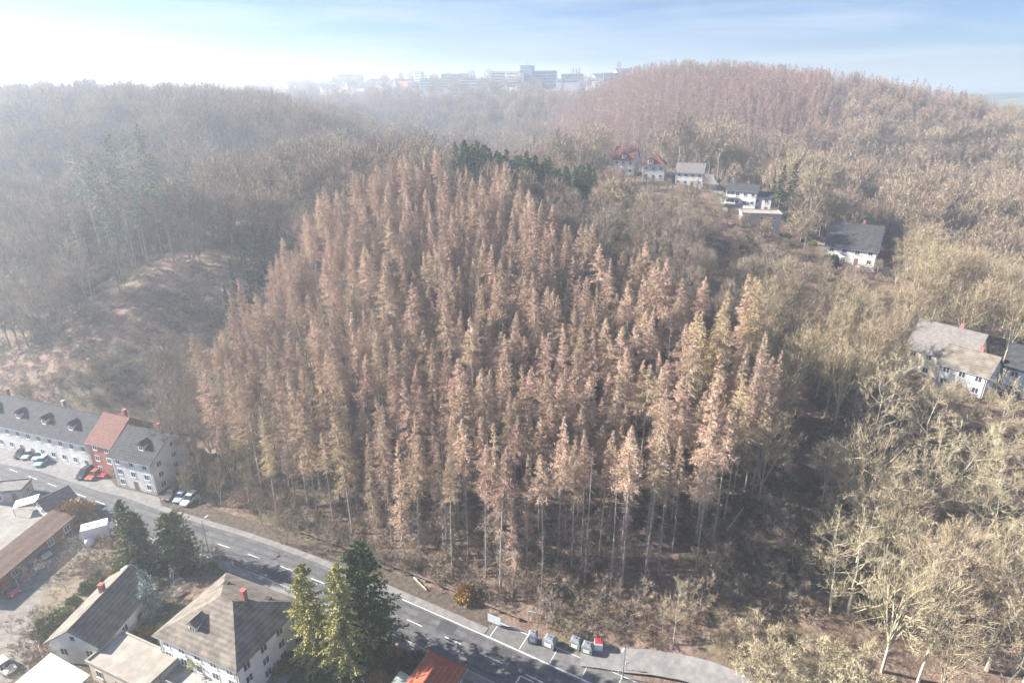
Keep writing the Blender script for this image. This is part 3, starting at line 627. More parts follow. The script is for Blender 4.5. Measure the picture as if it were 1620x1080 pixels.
def house(name, label, x, y, rz, Lx, Wy, eave, ridge, wall='white', roof='slate', kind='gable', floors=2, wins='SENW', nw=None, z=None, base=-3, chim=1, cat='house', over=.45, ww=1.35, wh=1.4, door='S', group=None, gw=True, skip=()):
    if z is None: z = H(x, y)
    rt = empty(name, (x, y, z), R(rz), label=label, cat=cat, group=group)
    a = MB(); a.box(-Lx / 2, Lx / 2, -Wy / 2, Wy / 2, base, eave)
    if kind == 'gable':
        hx = Lx / 2; a.add([(-hx, -Wy / 2, eave), (-hx, Wy / 2, eave), (-hx, 0, ridge - .12), (hx, -Wy / 2, eave), (hx, Wy / 2, eave), (hx, 0, ridge - .12)], [(0, 2, 1), (3, 4, 5), (0, 3, 5, 2), (1, 2, 5, 4)])
    a.build('wall', M[wall], rt)
    b = MB(); th = .18
    if kind == 'gable':
        hx = Lx / 2 + over; s = (ridge - eave) / (Wy / 2); yo = Wy / 2 + over; zo = eave - over * s
        for q in (-1, 1):
            b.add([(-hx, q * yo, zo), (hx, q * yo, zo), (hx, 0, ridge), (-hx, 0, ridge), (-hx, q * yo, zo + th), (hx, q * yo, zo + th), (hx, 0, ridge + th), (-hx, 0, ridge + th)],
                  [(0, 1, 2, 3), (4, 5, 6, 7), (0, 1, 5, 4), (0, 3, 7, 4), (1, 2, 6, 5)])
        b.tube((-hx, 0, ridge + th), (hx, 0, ridge + th), .12, .12, 5)
    elif kind == 'hip':
        hx = Lx / 2 + over; hy = Wy / 2 + over; rl = max(.05, (Lx - Wy) / 2) if Lx > Wy else .05; zo = eave
        b.add([(-hx, -hy, zo), (hx, -hy, zo), (hx, hy, zo), (-hx, hy, zo), (-hx, -hy, zo + th), (hx, -hy, zo + th), (hx, hy, zo + th), (-hx, hy, zo + th), (-rl, 0, ridge), (rl, 0, ridge)],
              [(0, 3, 2, 1), (0, 1, 5, 4), (1, 2, 6, 5), (2, 3, 7, 6), (3, 0, 4, 7), (4, 5, 9, 8), (5, 6, 9), (6, 7, 8, 9), (7, 4, 8)])
        b.tube((-rl, 0, ridge), (rl, 0, ridge), .12, .12, 5)
    elif kind == 'flat':
        hx = Lx / 2 + .25; hy = Wy / 2 + .25; b.box(-hx, hx, -hy, hy, eave + .003, eave + .25)
        for e in ((-hx, hx, -hy, -hy + .25), (-hx, hx, hy - .25, hy), (-hx, -hx + .25, -hy + .25, hy - .25), (hx - .25, hx, -hy + .25, hy - .25)): b.box(*e, eave + .25, eave + .5)
    elif kind == 'mono':
        hx = Lx / 2 + over; hy = Wy / 2 + over; z0, z1 = eave + .003, ridge
        b.add([(-hx, -hy, z0), (hx, -hy, z0), (hx, hy, z1), (-hx, hy, z1), (-hx, -hy, z0 + th), (hx, -hy, z0 + th), (hx, hy, z1 + th), (-hx, hy, z1 + th)], [(0, 3, 2, 1), (4, 5, 6, 7), (0, 1, 5, 4), (1, 2, 6, 5), (2, 3, 7, 6), (3, 0, 4, 7)])
    rf = b.build('roof', M[roof], rt)
    for c in range(chim):
        m = MB(); cx = (c - (chim - 1) / 2) * Lx * .5 + .12 * Lx; cy_ = .12 * Wy; hz = ridge if kind != 'flat' else eave
        m.box(cx - .35, cx + .35, cy_ - .35, cy_ + .35, hz - 1.6, hz + .9); m.box(cx - .42, cx + .42, cy_ - .42, cy_ + .42, hz + .9, hz + 1.02)
        m.build('chimney', M['redbrick' if c % 2 == 0 else 'concrete'], rf)
    if kind in ('gable', 'hip') and cat == 'house':
        g_ = MB(); zo = eave - (over * (ridge - eave) / (Wy / 2) if kind == 'gable' else -.05)
        for q in (-1, 1):
            g_.tube((-Lx / 2 - over, q * (Wy / 2 + over + .07), zo + .04), (Lx / 2 + over, q * (Wy / 2 + over + .07), zo + .04), .08, .08, 5)
            for e in (-1, 1): g_.tube((e * (Lx / 2 - .25), q * (Wy / 2 + .09), -.5), (e * (Lx / 2 - .25), q * (Wy / 2 + .09), eave - .1), .055, .055, 5)
        g_.build('gutter', M['metal0'], rt)
    fh = eave / max(1, floors)
    for s in wins:
        ox, oy, ang, ln_ = side(Lx, Wy, s); n = (nw or {}).get(s, max(1, int(ln_ / 2.9))); dx, dy = math.cos(ang), math.sin(ang); nx, ny = math.sin(ang), -math.cos(ang)
        for f in range(floors):
            for i in range(n):
                u = (i + .5) / n * ln_ - ln_ / 2
                if f == 0 and s == door and i == n // 2:
                    dm = MB(); dm.box(-.5, .5, -.06, .04, -1.05, 1.05); d_ = dm.build('door', M['wood'], rt, loc=(ox + u * dx, oy + u * dy, 1.1), rot=(0, 0, ang))
                    hm = MB(); hm.box(.32, .4, -.12, -.062, -.06, .06); hm.build('handle', M['frame'], d_); continue
                if (s, f, i) in skip: continue
                window(rt, ox + u * dx, oy + u * dy, fh * f + fh * .56, ang, ww, min(wh, fh * .6))
        if kind == 'gable' and s in 'EW' and gw and ridge - eave > 2.2: window(rt, ox, oy, eave + (ridge - eave) * .36, ang, 1.0, 1.1)
    return rt
def dormer(rt, x, y, z, w=1.6, h=1.4, dpt=2, ang=0, roof='slate'):
    Mx = Matrix.Translation((x, y, z)) @ Matrix.Rotation(ang, 4, 'Z')
    a = MB(); a.box(-w / 2, w / 2, 0, dpt, -.6, h, Mx); d = a.build('dormer', M['white'], rt)
    b = MB(); hx = w / 2 + .2; b.add([Mx @ Vector(p) for p in ((-hx, -.25, h), (hx, -.25, h), (0, -.25, h + .9), (-hx, dpt, h), (hx, dpt, h), (0, dpt, h + .9))], [(0, 1, 2), (3, 5, 4), (0, 2, 5, 3), (1, 4, 5, 2), (0, 3, 4, 1)])
    b.build('dormer_roof', M[roof], d)
    window(d, *(Mx @ Vector((0, -.04, h * .5))), ang, w * .7, h * .65)
def loc(px, py, h=0): return gp(px, py, h)
RA = -23.0
# white terrace and its neighbours on the far side of the road
rt = house('row_house', 'long white two-storey terrace with a dark roof behind the parked cars', -111, 132.5, -19, 38, 11, 7, 11.2, 'white', 'slate', nw={'S': 11, 'E': 2, 'W': 2, 'N': 8}, z=0, chim=3)
for i in range(4): dormer(rt, -13 + 8.5 * i, -3.7, 8.3)
house('brick_house', 'narrow red brick house with a steep gable between the white terrace and white corner house', -88.6, 124.2, -20, 7, 11, 8.4, 12.6, 'redbrick', 'maroonroof', z=0, nw={'S': 2, 'E': 2, 'W': 2, 'N': 2}, floors=3)
rt = house('corner_house', 'white corner house with dark grey roof ending the row across the road', -79.2, 119.6, -18, 11, 12, 7.6, 11.6, 'white', 'slate', z=0, nw={'S': 3, 'E': 3, 'W': 3, 'N': 3}, floors=3)
dormer(rt, 1.5, -4, 8.8)
# near side, lower left
rt = house('apartment_house', 'large beige hip-roofed house with dark shaded side beside the roadside conifers', -42.0, 71.5, RA, 15.2, 12.8, 6.9, 10.8, 'white', 'beigeroof', 'hip', floors=3, z=0, nw={'S': 5, 'W': 4, 'E': 4, 'N': 5})
dormer(rt, -2.2, -4.6, 7.8, ang=0, roof='beigeroof')
for q in ((-4.5, 3.2), (3.8, 3.2)): a = MB(); a.box(q[0] - .4, q[0] + .4, 3.2, 4.3, 8.35, 8.9); a.build('skylight', M['darkframe'], rt)
m = MB(); m.box(-7.4, 7.4, -9.5, -6.43, 2.2, 2.4); m.box(-7.4, -7.3, -9.5, -6.43, 2.4, 3.3); m.box(7.3, 7.4, -9.5, -6.43, 2.4, 3.3); m.box(-7.3, 7.3, -9.5, -9.4, 2.4, 3.3)
for q in (-7.0, 0, 7.0): m.box(q - .12, q + .12, -9.39, -9.15, 0, 2.2)
m.build('balcony', M['concrete'], rt)
rt = house('tan_house', 'low tan-roofed house in the garden next to the green bush row', -64.2, 76, 84, 13, 8.2, 4.2, 6.8, 'white', 'beigeroof', z=0, floors=1, nw={'S': 4, 'N': 4, 'E': 2, 'W': 2})
house('flat_annexe', 'flat pale-roofed annexe between the tan-roofed house and the large beige house', -55, 67.2, RA, 11.5, 5.5, 3.4, 3.6, 'cream', 'paleroof', 'flat', z=0, floors=1, chim=0, nw={'S': 3, 'N': 3, 'E': 1, 'W': 1}, cat='annexe')
house('garage_hall', 'low building with a mint-white sheet roof at the lower left edge', -64.3, 61.9, RA - 2, 8, 7, 3.6, 4.6, 'white', 'mintroof', 'mono', z=0, floors=1, chim=0, nw={'S': 2, 'E': 2, 'W': 2, 'N': 2}, cat='garage')
house('red_roofed_house', 'small house with a bright red hipped tile roof at the lower edge beside the road', -11.6, 62.6, 63, 9.5, 5.6, 3.4, 5.6, 'greyclad', 'redroof', 'hip', z=0, floors=1, chim=0, nw={'S': 3, 'N': 3, 'E': 1, 'W': 1})
rt = house('lean_to', 'small green sheet lean-to next to the red-roofed house', -15.6, 63.6, 63, 3.2, 2.2, 2.2, 2.5, 'greyclad', 'mintroof', 'mono', z=0, floors=1, chim=0, wins='E', nw={'E': 1}, door='', cat='shed')
house('long_shed', 'long low shed with a rusty brown roof beside the driveway', -89.2, 91.5, 84, 20, 4.2, 2.6, 3.4, 'wood', 'brownroof', 'mono', z=0, floors=1, chim=0, nw={'S': 5, 'N': 4, 'E': 1, 'W': 1}, cat='shed')
house('garden_shed', 'small grey-roofed shed with a white gable near the road', *loc(92, 806), 60, 5.2, 4.2, 2.5, 4.0, 'white', 'greyroof', z=0, floors=1, chim=0, nw={'S': 1, 'N': 1, 'E': 1, 'W': 1}, cat='shed', gw=False)
house('tin_shed', 'grey flat shed at the left edge of the concrete yard', *loc(22, 786), 10, 6, 4, 2.6, 2.8, 'concrete', 'greyroof', 'flat', z=0, floors=1, chim=0, nw={'S': 2, 'E': 1, 'W': 1, 'N': 1}, cat='shed')
# tarpaulin stretched beside the shed
x, y = loc(46, 806); a = MB(); n = 9; g = []
for th_ in (0, .06):
    for j in range(n):
        for i in range(n): u, v_ = i / (n - 1), j / (n - 1); a.v.append(((u - .5) * 4.2, (v_ - .5) * 3, 1.9 - .5 * math.sin(u * 3.14) * math.sin(v_ * 3.14) + .4 * u + th_))
for q in (0, n * n):
    for j in range(n - 1):
        for i in range(n - 1): k = q + j * n + i; a.f.append((k, k + 1, k + n + 1, k + n))
a.mi = [0] * len(a.f); rt = empty('tarpaulin_shelter', (x, y, 0), R(25), label='white sagging tarpaulin shelter in the concrete yard', cat='shelter'); a.build('canopy', M['frame'], rt, smooth=True)
for q, (px_, py_) in enumerate(((-2, -1.4), (2, -1.4), (-2, 1.4), (2, 1.4))):
    b = MB(); b.tube((px_, py_, 0), (px_, py_, 1.9 + (.4 if px_ > 0 else 0)), .05, .05, 6); b.build('post', M['darkframe'], rt)
# hillside houses on the right
def hs(px, py, Y): x, y, _ = at(px, py, Y); return x, y
rt = house('villa', 'white villa with a steep maroon roof, farthest left of the hillside houses', *hs(990, 270, 296), -25, 9.5, 9.5, 6.6, 11.6, 'white', 'maroonroof', nw={'S': 3, 'E': 2, 'W': 2, 'N': 2}, wins='SEWN'); dormer(rt, 0, -4.5, 7.2, roof='maroonroof')
rt = house('villa', 'white villa with a red pyramid roof and front gable dormer', *hs(1034, 285, 286), -18, 9.5, 9, 6.2, 10.6, 'white', 'maroonroof', 'hip', nw={'S': 3, 'E': 2, 'W': 2, 'N': 2}); dormer(rt, -1.5, -4.6, 6.8, 2.4, 1.8, roof='maroonroof')
house('gabled_house', 'white house with a long grey gabled roof beside the two red-roofed villas', *hs(1091, 290, 281), -22, 11.5, 8.5, 5.8, 9.2, 'white', 'greyroof', nw={'S': 4, 'E': 2, 'W': 2, 'N': 3})
rt = house('balcony_house', 'white house with a low dark slate roof and stacked balconies', *hs(1174, 320, 241), -28, 11, 8.5, 6.0, 7.8, 'white', 'slate', nw={'S': 4, 'E': 4, 'W': 2, 'N': 3}, skip=(('S', 0, 0), ('S', 1, 0)), chim=1, door='')
m = MB()
for z0 in (.6, 3.5):
    m.box(-6, -1.6, -5.9, -4.53, z0, z0 + .18); m.box(-6, -1.6, -5.9, -5.82, z0 + .18, z0 + 1.1); m.box(-6, -5.92, -5.8, -4.53, z0 + .18, z0 + 1.1)
m.build('balcony', M['frame'], rt)
for z0 in (1.8, 4.7): window(rt, -3.8, -4.5, z0, 0, 3.0, 1.9)
house('white_cottage', 'small white house half hidden behind the dark conifer', *hs(1205, 325, 237), -25, 6.5, 6, 5.4, 6.6, 'white', 'slate', 'mono', nw={'S': 2, 'E': 2, 'W': 1, 'N': 2}, chim=0)
house('flat_roofed_house', 'pale pinkish box house with a flat white-edged roof below the conifer', *hs(1200, 357, 216), -12, 12.5, 8, 5.4, 5.8, 'pinkwall', 'paleroof', 'flat', nw={'S': 3, 'E': 2, 'W': 2, 'N': 2}, wh=1.0, ww=.8, chim=0)
house('blue_grey_house', 'blue-grey gabled house above the tan trees at the end of the lane', *hs(1345, 412, 190), -32, 14, 11, 5.2, 11.5, 'white', 'slate', nw={'S': 4, 'E': 3, 'W': 3, 'N': 3})
house('pinkish_house', 'small house with a pinkish roof right of the blue-grey gabled one', *hs(1398, 414, 188), -20, 8, 7, 4.0, 7.2, 'white', 'brownroof', nw={'S': 2, 'E': 2, 'W': 2, 'N': 2})
house('brown_house', 'brown-grey house with a dark gable roof among the bare trees on the right', *hs(1487, 590, 134), -52, 13, 10, 6.4, 11.8, 'cream', 'greyroof', nw={'S': 4, 'E': 3, 'W': 3, 'N': 3})
house('white_gabled_house', 'white house with a low pale roof in front of the brown-grey house', *hs(1527, 605, 124), -52, 9, 8, 5.2, 8.4, 'white', 'beigeroof', nw={'S': 3, 'E': 2, 'W': 2, 'N': 2})
house('slate_house', 'dark slate-roofed house at the right edge of the picture', *hs(1630, 620, 122), -40, 11, 9, 6.0, 9.8, 'white', 'slate', nw={'S': 3, 'E': 2, 'W': 3, 'N': 3})
x, y = hs(1160, 325, 232); a = MB(); a.box(-3, 3, -2.5, 2.5, -2, 2.4); rt = empty('garage', (x, y, H(x, y)), R(-28), label='low dark-roofed garage in front of the house with stacked balconies', cat='garage'); a.build('wall', M['pinkwall'], rt); b = MB(); b.box(-3.3, 3.3, -2.8, 2.8, 2.403, 2.6); b.build('roof', M['slate'], rt); c = MB(); c.box(-1.3, 1.3, -2.57, -2.503, 0, 2.1); c.build('door', M['darkframe'], rt)
# ---------------------------------------------------------------- town on the plateau
def bldg(name, label, pxc, pyb, Y, w, h, d, wall, roof, rz=0, strips=3, sm='bluepanel', cat='building', extra=None):
    pyb += 8; x, y, z = at(pxc, pyb, Y); z = H(x, y); zt = at(pxc, pyb, Y)[2]; z = min(z, zt) if zt > z - 12 else z; hh = zt + h - z
    rt = empty(name, (x, y, z), R(rz), label=label, cat=cat); a = MB(); a.box(-w / 2, w / 2, -d / 2, d / 2, -6, hh); a.build('wall', M[wall], rt)
    b = MB(); b.box(-w / 2 - .3, w / 2 + .3, -d / 2 - .3, d / 2 + .3, hh + .01, hh + .8); b.build('roof', M[roof], rt)
    for i in range(strips):
        zc = hh - 2.2 - i * 3.6
        if zc < 1: break
        c = MB(); c.box(-w / 2 + 1.5, w / 2 - 1.5, -d / 2 - .12, -d / 2 + .1, zc - .8, zc + .8); c.box(-w / 2 - .12, -w / 2 + .1, -d / 2 + 1.5, d / 2 - 1.5, zc - .8, zc + .8); c.build('window', M[sm], rt)
    if extra: extra(rt, hh, w, d)
    return rt
def stacks(rt, hh, w, d):
    for i in range(4): b = MB(); b.tube((-w * .1 + i * 4.2, 0, hh), (-w * .1 + i * 4.2, 0, hh + 9), 1.1, 1.1, 8); b.build('chimney', M['greyclad'], rt)
def mast(rt, hh, w, d): b = MB(); b.tube((0, 0, hh), (0, 0, hh + 6), .35, .2, 6); b.build('mast', M['darkframe'], rt)
T = [('hospital_tower', 'dark blue tower of the large town hospital', 834, 136, 900, 15, 30, 16, 'blueclad', 'slate', -20, 7, mast), ('hospital_wing', 'white lit wing left of the dark blue tower', 815, 138, 890, 20, 24, 20, 'town_white', 'paleroof', -20, 5, None),
     ('hospital_block', 'wide blue block right of the dark tower', 860, 136, 910, 34, 24, 22, 'blueclad', 'greyclad', -8, 4, None), ('hospital_hall', 'long white hall with a pale front below the chimneys', 900, 138, 880, 30, 15, 24, 'town_white', 'paleroof', -12, 1, None),
     ('boiler_house', 'grey building with four tall flues', 905, 132, 960, 30, 18, 20, 'greyclad', 'greyclad', -10, 2, stacks), ('office_block', 'long low grey-blue office block at the left of the hospital', 700, 140, 950, 62, 18, 18, 'greyclad', 'slate', 6, 3, None),
     ('town_building', 'white stepped building with a dark window band', 750, 135, 880, 34, 12, 22, 'town_white', 'paleroof', -8, 2, None), ('town_building', 'low pale industrial hall in front of the hospital', 735, 150, 800, 38, 9, 22, 'town_white', 'greyclad', -12, 1, None),
     ('town_building', 'white hall with a long light roof right of the pale industrial hall', 778, 150, 810, 30, 9, 20, 'town_white', 'paleroof', -12, 1, None), ('town_building', 'white block at the left end of the town edge', 660, 152, 820, 26, 11, 16, 'town_white', 'paleroof', -20, 2, None),
     ('town_building', 'narrow white tower block beside the long office block', 664, 128, 980, 10, 18, 12, 'town_white', 'paleroof', -20, 4, None), ('town_building', 'low brown building at the wood edge below the hospital', 680, 162, 780, 22, 6, 12, 'redbrick', 'brownroof', 0, 0, None),
     ('town_building', 'long flat grey building on the far left skyline', 555, 120, 1250, 45, 10, 20, 'greyclad', 'slate', 0, 1, None), ('town_building', 'flat dark building on the skyline right of the hospital', 968, 118, 1000, 26, 8, 16, 'brownroof', 'slate', 0, 1, None),
     ('town_building', 'grey hall between the white hall and the hospital', 790, 125, 940, 20, 15, 16, 'town_white', 'greyclad', 0, 3, None), ('town_building', 'wide grey roofed hall behind the stepped building', 720, 125, 1020, 40, 13, 18, 'blueclad', 'slate', 0, 1, None),
     ('town_building', 'small white block between two halls at the wood edge', 712, 148, 830, 12, 9, 10, 'town_white', 'paleroof', -20, 2, None),
     ('town_building', 'pale block between the skyline slab and the white tower block', 612, 132, 1080, 26, 9, 16, 'town_white', 'paleroof', -15, 1, None), ('town_building', 'long pale hall at the far left of the town', 505, 132, 1250, 50, 9, 24, 'town_white', 'greyclad', 5, 1, None),
     ('town_building', 'small pale block low in the hazy left part of the town', 585, 142, 950, 22, 9, 14, 'town_white', 'slate', -20, 1, None), ('town_building', 'wide pale commercial hall left of the white block', 628, 145, 880, 30, 8, 18, 'town_white', 'greyclad', -10, 1, None), ('town_building', 'white box at the right end of the town by the red larches', 940, 128, 920, 20, 9, 14, 'town_white', 'paleroof', -20, 1, None)]
for t_ in T: bldg(t_[0], t_[1], *t_[2:12], cat='building', extra=t_[12])
house('steep_house', 'white steep-gabled house at the wood edge below the hospital', *hs(806, 168, 700), -60, 16, 9, 4, 12, 'white', 'slate', nw={'S': 4, 'E': 2, 'W': 2, 'N': 3})
house('steep_house', 'half-timbered looking cream house with a dark roof below the hospital'.replace('half-timbered looking ', ''), *hs(843, 174, 690), -40, 14, 11, 6, 12, 'cream', 'brownroof', nw={'S': 3, 'E': 2, 'W': 2, 'N': 3})
random.seed(77); mats_h = ('town_white', 'town_white', 'cream', 'town_white'); rf_h = ('brownroof', 'slate', 'redroof', 'greyroof')
protos = [None] * 4; r2 = random.Random(5); k = 0
for i in range(96):
    Y = r2.uniform(900, 1500); px = r2.uniform(395, 655) if i % 4 else r2.uniform(640, 1000); x = (px - 810) / 990 * Y / 1.07; z = H(x, Y); q = i % 4
    if protos[q] is None:
        protos[q] = house('town_house', 'small pale gabled house among the hazy houses of the town', x, Y, r2.uniform(-40, 40), 14, 10, 5, 9, mats_h[q], rf_h[q], nw={'S': 3, 'E': 2, 'W': 2, 'N': 2}, floors=1, group='small houses of the hazy town', chim=0)
    else:
        a_ = protos[q].copy(); COL.objects.link(a_)
        for ch in protos[q].children:
            if ch.name.split('.')[0] in ('wall', 'roof'): c2 = ch.copy(); COL.objects.link(c2); c2.parent = a_
        a_.location = (x, Y, z); a_.rotation_euler = (0, 0, R(r2.uniform(-50, 50))); s_ = r2.uniform(1.0, 1.9); a_.scale = (s_, s_, s_)
# ------------------------------------------------------------------ road, paths, markings
M['asphalt'] = mat('asphalt', (.10, .10, .105), .85, (.45, (.165, .163, .165)), spec=.25)
M['asphalt_pale'] = mat('pale_asphalt', (.19, .185, .18), .9, (.8, (.28, .27, .26)), spec=.2)
M['gravel'] = mat('gravel_drive', (.19, .172, .15), .95, (.8, (.31, .285, .25)), bump=.5, spec=.1)
M['yard'] = mat('concrete_yard', (.25, .235, .21), .9, (.5, (.35, .33, .30)), spec=.1)
M['drygrass'] = mat('dry_grass', (.17, .135, .095), .95, (1.3, (.32, .265, .20)), bump=.6, spec=.1)
M['lawn'] = mat('lawn', (.07, .085, .035), .95, (1.4, (.13, .14, .06)), bump=.6, spec=.1)
M['soil'] = mat('dark_soil', (.075, .06, .048), .95, (1.3, (.16, .13, .105)), bump=.6, spec=.1)
M['paint'] = mat('road_paint', (.62, .62, .60), .7, (3, (.74, .74, .72)))
M['kerb'] = mat('kerb_stone', (.33, .32, .30), .9, (2, (.42, .41, .38)))
M['stonewall'] = mat('rough_stone', (.12, .10, .085), .95, (2.2, (.24, .21, .18)), bump=.8)
_t = M['asphalt'].node_tree; _b = _t.nodes['Principled BSDF']; _o = [n_ for n_ in _t.nodes if n_.type == 'TEX_COORD'][0]; _src = _b.inputs['Base Color'].links[0].from_socket
_v = _t.nodes.new('ShaderNodeTexVoronoi'); _v.feature = 'DISTANCE_TO_EDGE'; _v.inputs['Scale'].default_value = .22; _t.links.new(_o.outputs['Object'], _v.inputs[0])
_r = _t.nodes.new('ShaderNodeValToRGB'); _r.color_ramp.elements[0].position = .004; _r.color_ramp.elements[0].color = (.45, .45, .45, 1); _r.color_ramp.elements[1].position = .012; _t.links.new(_v.outputs['Distance'], _r.inputs[0])
_m = _t.nodes.new('ShaderNodeMixRGB'); _m.blend_type = 'MULTIPLY'; _m.inputs[0].default_value = .8; _t.links.new(_src, _m.inputs[1]); _t.links.new(_r.outputs[0], _m.inputs[2]); _t.links.new(_m.outputs[0], _b.inputs['Base Color'])
M['worn'] = mat('worn_asphalt', (.075, .075, .08), .8, (.9, (.12, .12, .122))); M['patch'] = mat('patched_asphalt', (.055, .055, .06), .8, (1.5, (.09, .09, .09)))
def nrm(i):
    a = RC[max(0, i - 1)]; b = RC[min(len(RC) - 1, i + 1)]; d = (b - a).normalized(); return Vector((-d.y, d.x))
def strip(name, m, o0, o1, z0, z1=None, i0=0, i1=None, **k):
    i1 = len(RC) if i1 is None else i1; mb = MB(); A = []; 
    for i in range(i0, i1): q = nrm(i); A.append((RC[i] + q * o0, RC[i] + q * o1))
    if z1 is None:
        for (a, b), (c, d) in zip(A[:-1], A[1:]): mb.add([(a.x, a.y, z0), (b.x, b.y, z0), (d.x, d.y, z0), (c.x, c.y, z0)], [(3, 2, 1, 0)])
    else:
        for (a, b), (c, d) in zip(A[:-1], A[1:]): mb.add([(p.x, p.y, z) for z in (z0, z1) for p in (a, b, d, c)], [(0, 1, 2, 3), (7, 6, 5, 4), (0, 4, 5, 1), (3, 2, 6, 7)])
    return mb.build(name, m, **k)
def cidx(x): return min(range(len(RC)), key=lambda i: abs(RC[i].x - x))
iP = cidx(-7)
strip('road', M['asphalt'], -3.5, 3.35, .03, kind='structure', label='grey two-lane road crossing the lower picture')
strip('pavement', M['asphalt_pale'], 3.36, 4.7, -.1, .10, 0, iP + 1, kind='structure', label='narrow pale pavement along the forest side of the road')
strip('pavement', M['asphalt_pale'], -5.0, -3.51, -.1, .11, kind='structure', label='narrow pale pavement along the garden side of the road')
strip('kerb', M['kerb'], -3.58, -3.42, -.05, .13, kind='structure')
strip('verge', M['soil'], 4.71, 8.2, .02, None, 0, iP + 1, kind='structure', label='dark earthy verge between pavement and forest')
M['bay'] = mat('bay_asphalt', (.13, .128, .125), .9, (.8, (.20, .195, .19)), spec=.2)
strip('road_shoulder', M['bay'], 3.36, 7.2, .026, None, iP, cidx(20), kind='structure', label='pale parking strip beside the road')
# dashes along the centre line
for o_ in (-2.45, -.95, .95, 2.45): strip('road_wear', M['worn'], o_ - .28, o_ + .28, .033, kind='structure')
acc = 0; last = None
i0 = cidx(-121); pos = 0.0
cum = [0.0]
for i in range(1, len(RC)): cum.append(cum[-1] + (RC[i] - RC[i - 1]).length)
def at_s(s):
    for i in range(1, len(cum)):
        if cum[i] >= s: f = (s - cum[i - 1]) / (cum[i] - cum[i - 1]); return RC[i - 1] + (RC[i] - RC[i - 1]) * f, nrm(i)
    return RC[-1], nrm(len(RC) - 1)
def s_of(x, y): return cum[min(range(len(RC)), key=lambda i: (RC[i].x - x) ** 2 + (RC[i].y - y) ** 2)]
def bar(mb, s, ln_, off, wd, z=.036):
    n = max(1, int(ln_ / 2))
    for q in range(n):
        a, na = at_s(s + ln_ * q / n); b, nb_ = at_s(s + ln_ * (q + 1) / n)
        p = [a + na * (off - wd / 2), a + na * (off + wd / 2), b + nb_ * (off + wd / 2), b + nb_ * (off - wd / 2)]
        mb.add([(v_.x, v_.y, z) for v_ in p], [(3, 2, 1, 0)])
mb = MB(); s = s_of(*gp(-120, 700)); e = s_of(*gp(880, 1078))
for (px, py) in ((-12, 730), (20, 744), (52, 756), (85, 768), (122, 781), (160, 794), (205, 814), (250, 833), (298, 845), (348, 858.5), (402, 878), (459, 899.5), (505, 918), (555, 940), (600, 960), (647, 980), (716, 1012), (791, 1047), (858, 1078)):
    bar(mb, s_of(*gp(px, py)) - 1.5, 3.0, 0, .17)
se = s_of(*gp(766, 1006)); bar(mb, se - 16, 60, 3.2, .2)
bar(mb, se, 34, 3.32, .09)
for k in range(6): # bays
    a, na = at_s(se + 1 + 5.2 * k); p = a + na * 3.5; q = a + na * 6.6; t_ = Vector((na.y, -na.x)) * .06
    mb.add([(v_.x, v_.y, .04) for v_ in (p - t_, p + t_, q + t_, q - t_)], [(0, 1, 2, 3)])
bar(mb, se + 1, 31, 6.6, .12)
for px, py in ((832, 1071), (640, 973)):
    s0 = s_of(*gp(px, py))
# box and arrow marking near the lower edge
s0 = s_of(*gp(838, 1070)); bar(mb, s0 - 2.2, .22, -1.6, 2.2); bar(mb, s0, .22, -1.6, 2.2); bar(mb, s0 - 2.2, 2.4, -2.6, .18); bar(mb, s0 - 2.2, 2.4, -.6, .18)
mb.build('road_markings', M['paint'], kind='structure', label='white dashed centre line, edge line and bay markings')
pb = MB()
for px_, py_, l_, o_, w_ in ((430, 900, 6, -1.9, 1.6), (690, 985, 3, 1.7, 2.2), (590, 975, 9, -2.9, .7), (300, 838, 4, 1.9, 1.4), (140, 795, 7, -2.2, 1.2), (775, 1028, 2.2, 1.75, 2.0), (60, 750, 5, 2.4, 1.2)): bar(pb, s_of(*gp(px_, py_)), l_, o_, w_, .0345)
pb.build('road_patch', M['patch'], kind='structure', label='darker repaired patches in the road surface')
def patch(name, m, pts, z, h=0, kind='structure', label=None, world=False):
    P_ = pts if world else [gp(*p, h) for p in pts]; mb = MB(); n = len(P_); a_ = sum(P_[i][0] * P_[(i + 1) % n][1] - P_[(i + 1) % n][0] * P_[i][1] for i in range(n))
    if a_ < 0: P_ = P_[::-1]
    mb.add([(x, y, z) for x, y in P_], [tuple(range(n))]); return mb.build(name, m, kind=kind, label=label)
patch('yard', M['yard'], [(-60, 760), (30, 770), (66, 790), (96, 818), (88, 826), (-5, 905), (-90, 960)], .012, label='pale concrete yard at the left edge')
patch('driveway', M['gravel'], [(150, 832), (205, 850), (208, 880), (150, 905), (90, 960), (60, 1005), (45, 1060), (30, 1110), (-60, 1110), (-60, 960), (30, 905), (100, 855)], .014, label='dusty grey gravel driveway in the lower left')
patch('dry_meadow', M['drygrass'], [(110, 885), (185, 868), (205, 890), (150, 935), (90, 990), (52, 1000), (70, 930)], .02, label='straw-coloured patch between the drive and the gardens')
patch('garden_soil', M['soil'], [(186, 895), (262, 880), (340, 888), (330, 905), (262, 975), (232, 1015), (170, 1080), (120, 1080), (140, 1010), (195, 960)], .02, label='dark garden soil between the lower left houses')
patch('side_lawn', M['lawn'], [(150, 1010), (185, 1000), (262, 1010), (300, 1030), (340, 1085), (230, 1100), (150, 1060)], .028, label='dull green garden grass between the lower left houses')
patch('lawn', M['lawn'], [(470, 1030), (520, 985), (560, 960), (615, 985), (700, 1020), (640, 1085), (480, 1110), (440, 1080)], .012, label='shaded lawn under the roadside conifers')
patch('courtyard', M['asphalt_pale'], [(470, 1020), (492, 1035), (440, 1095), (400, 1095)], .022, label='grey strip beside the large hip-roofed house')
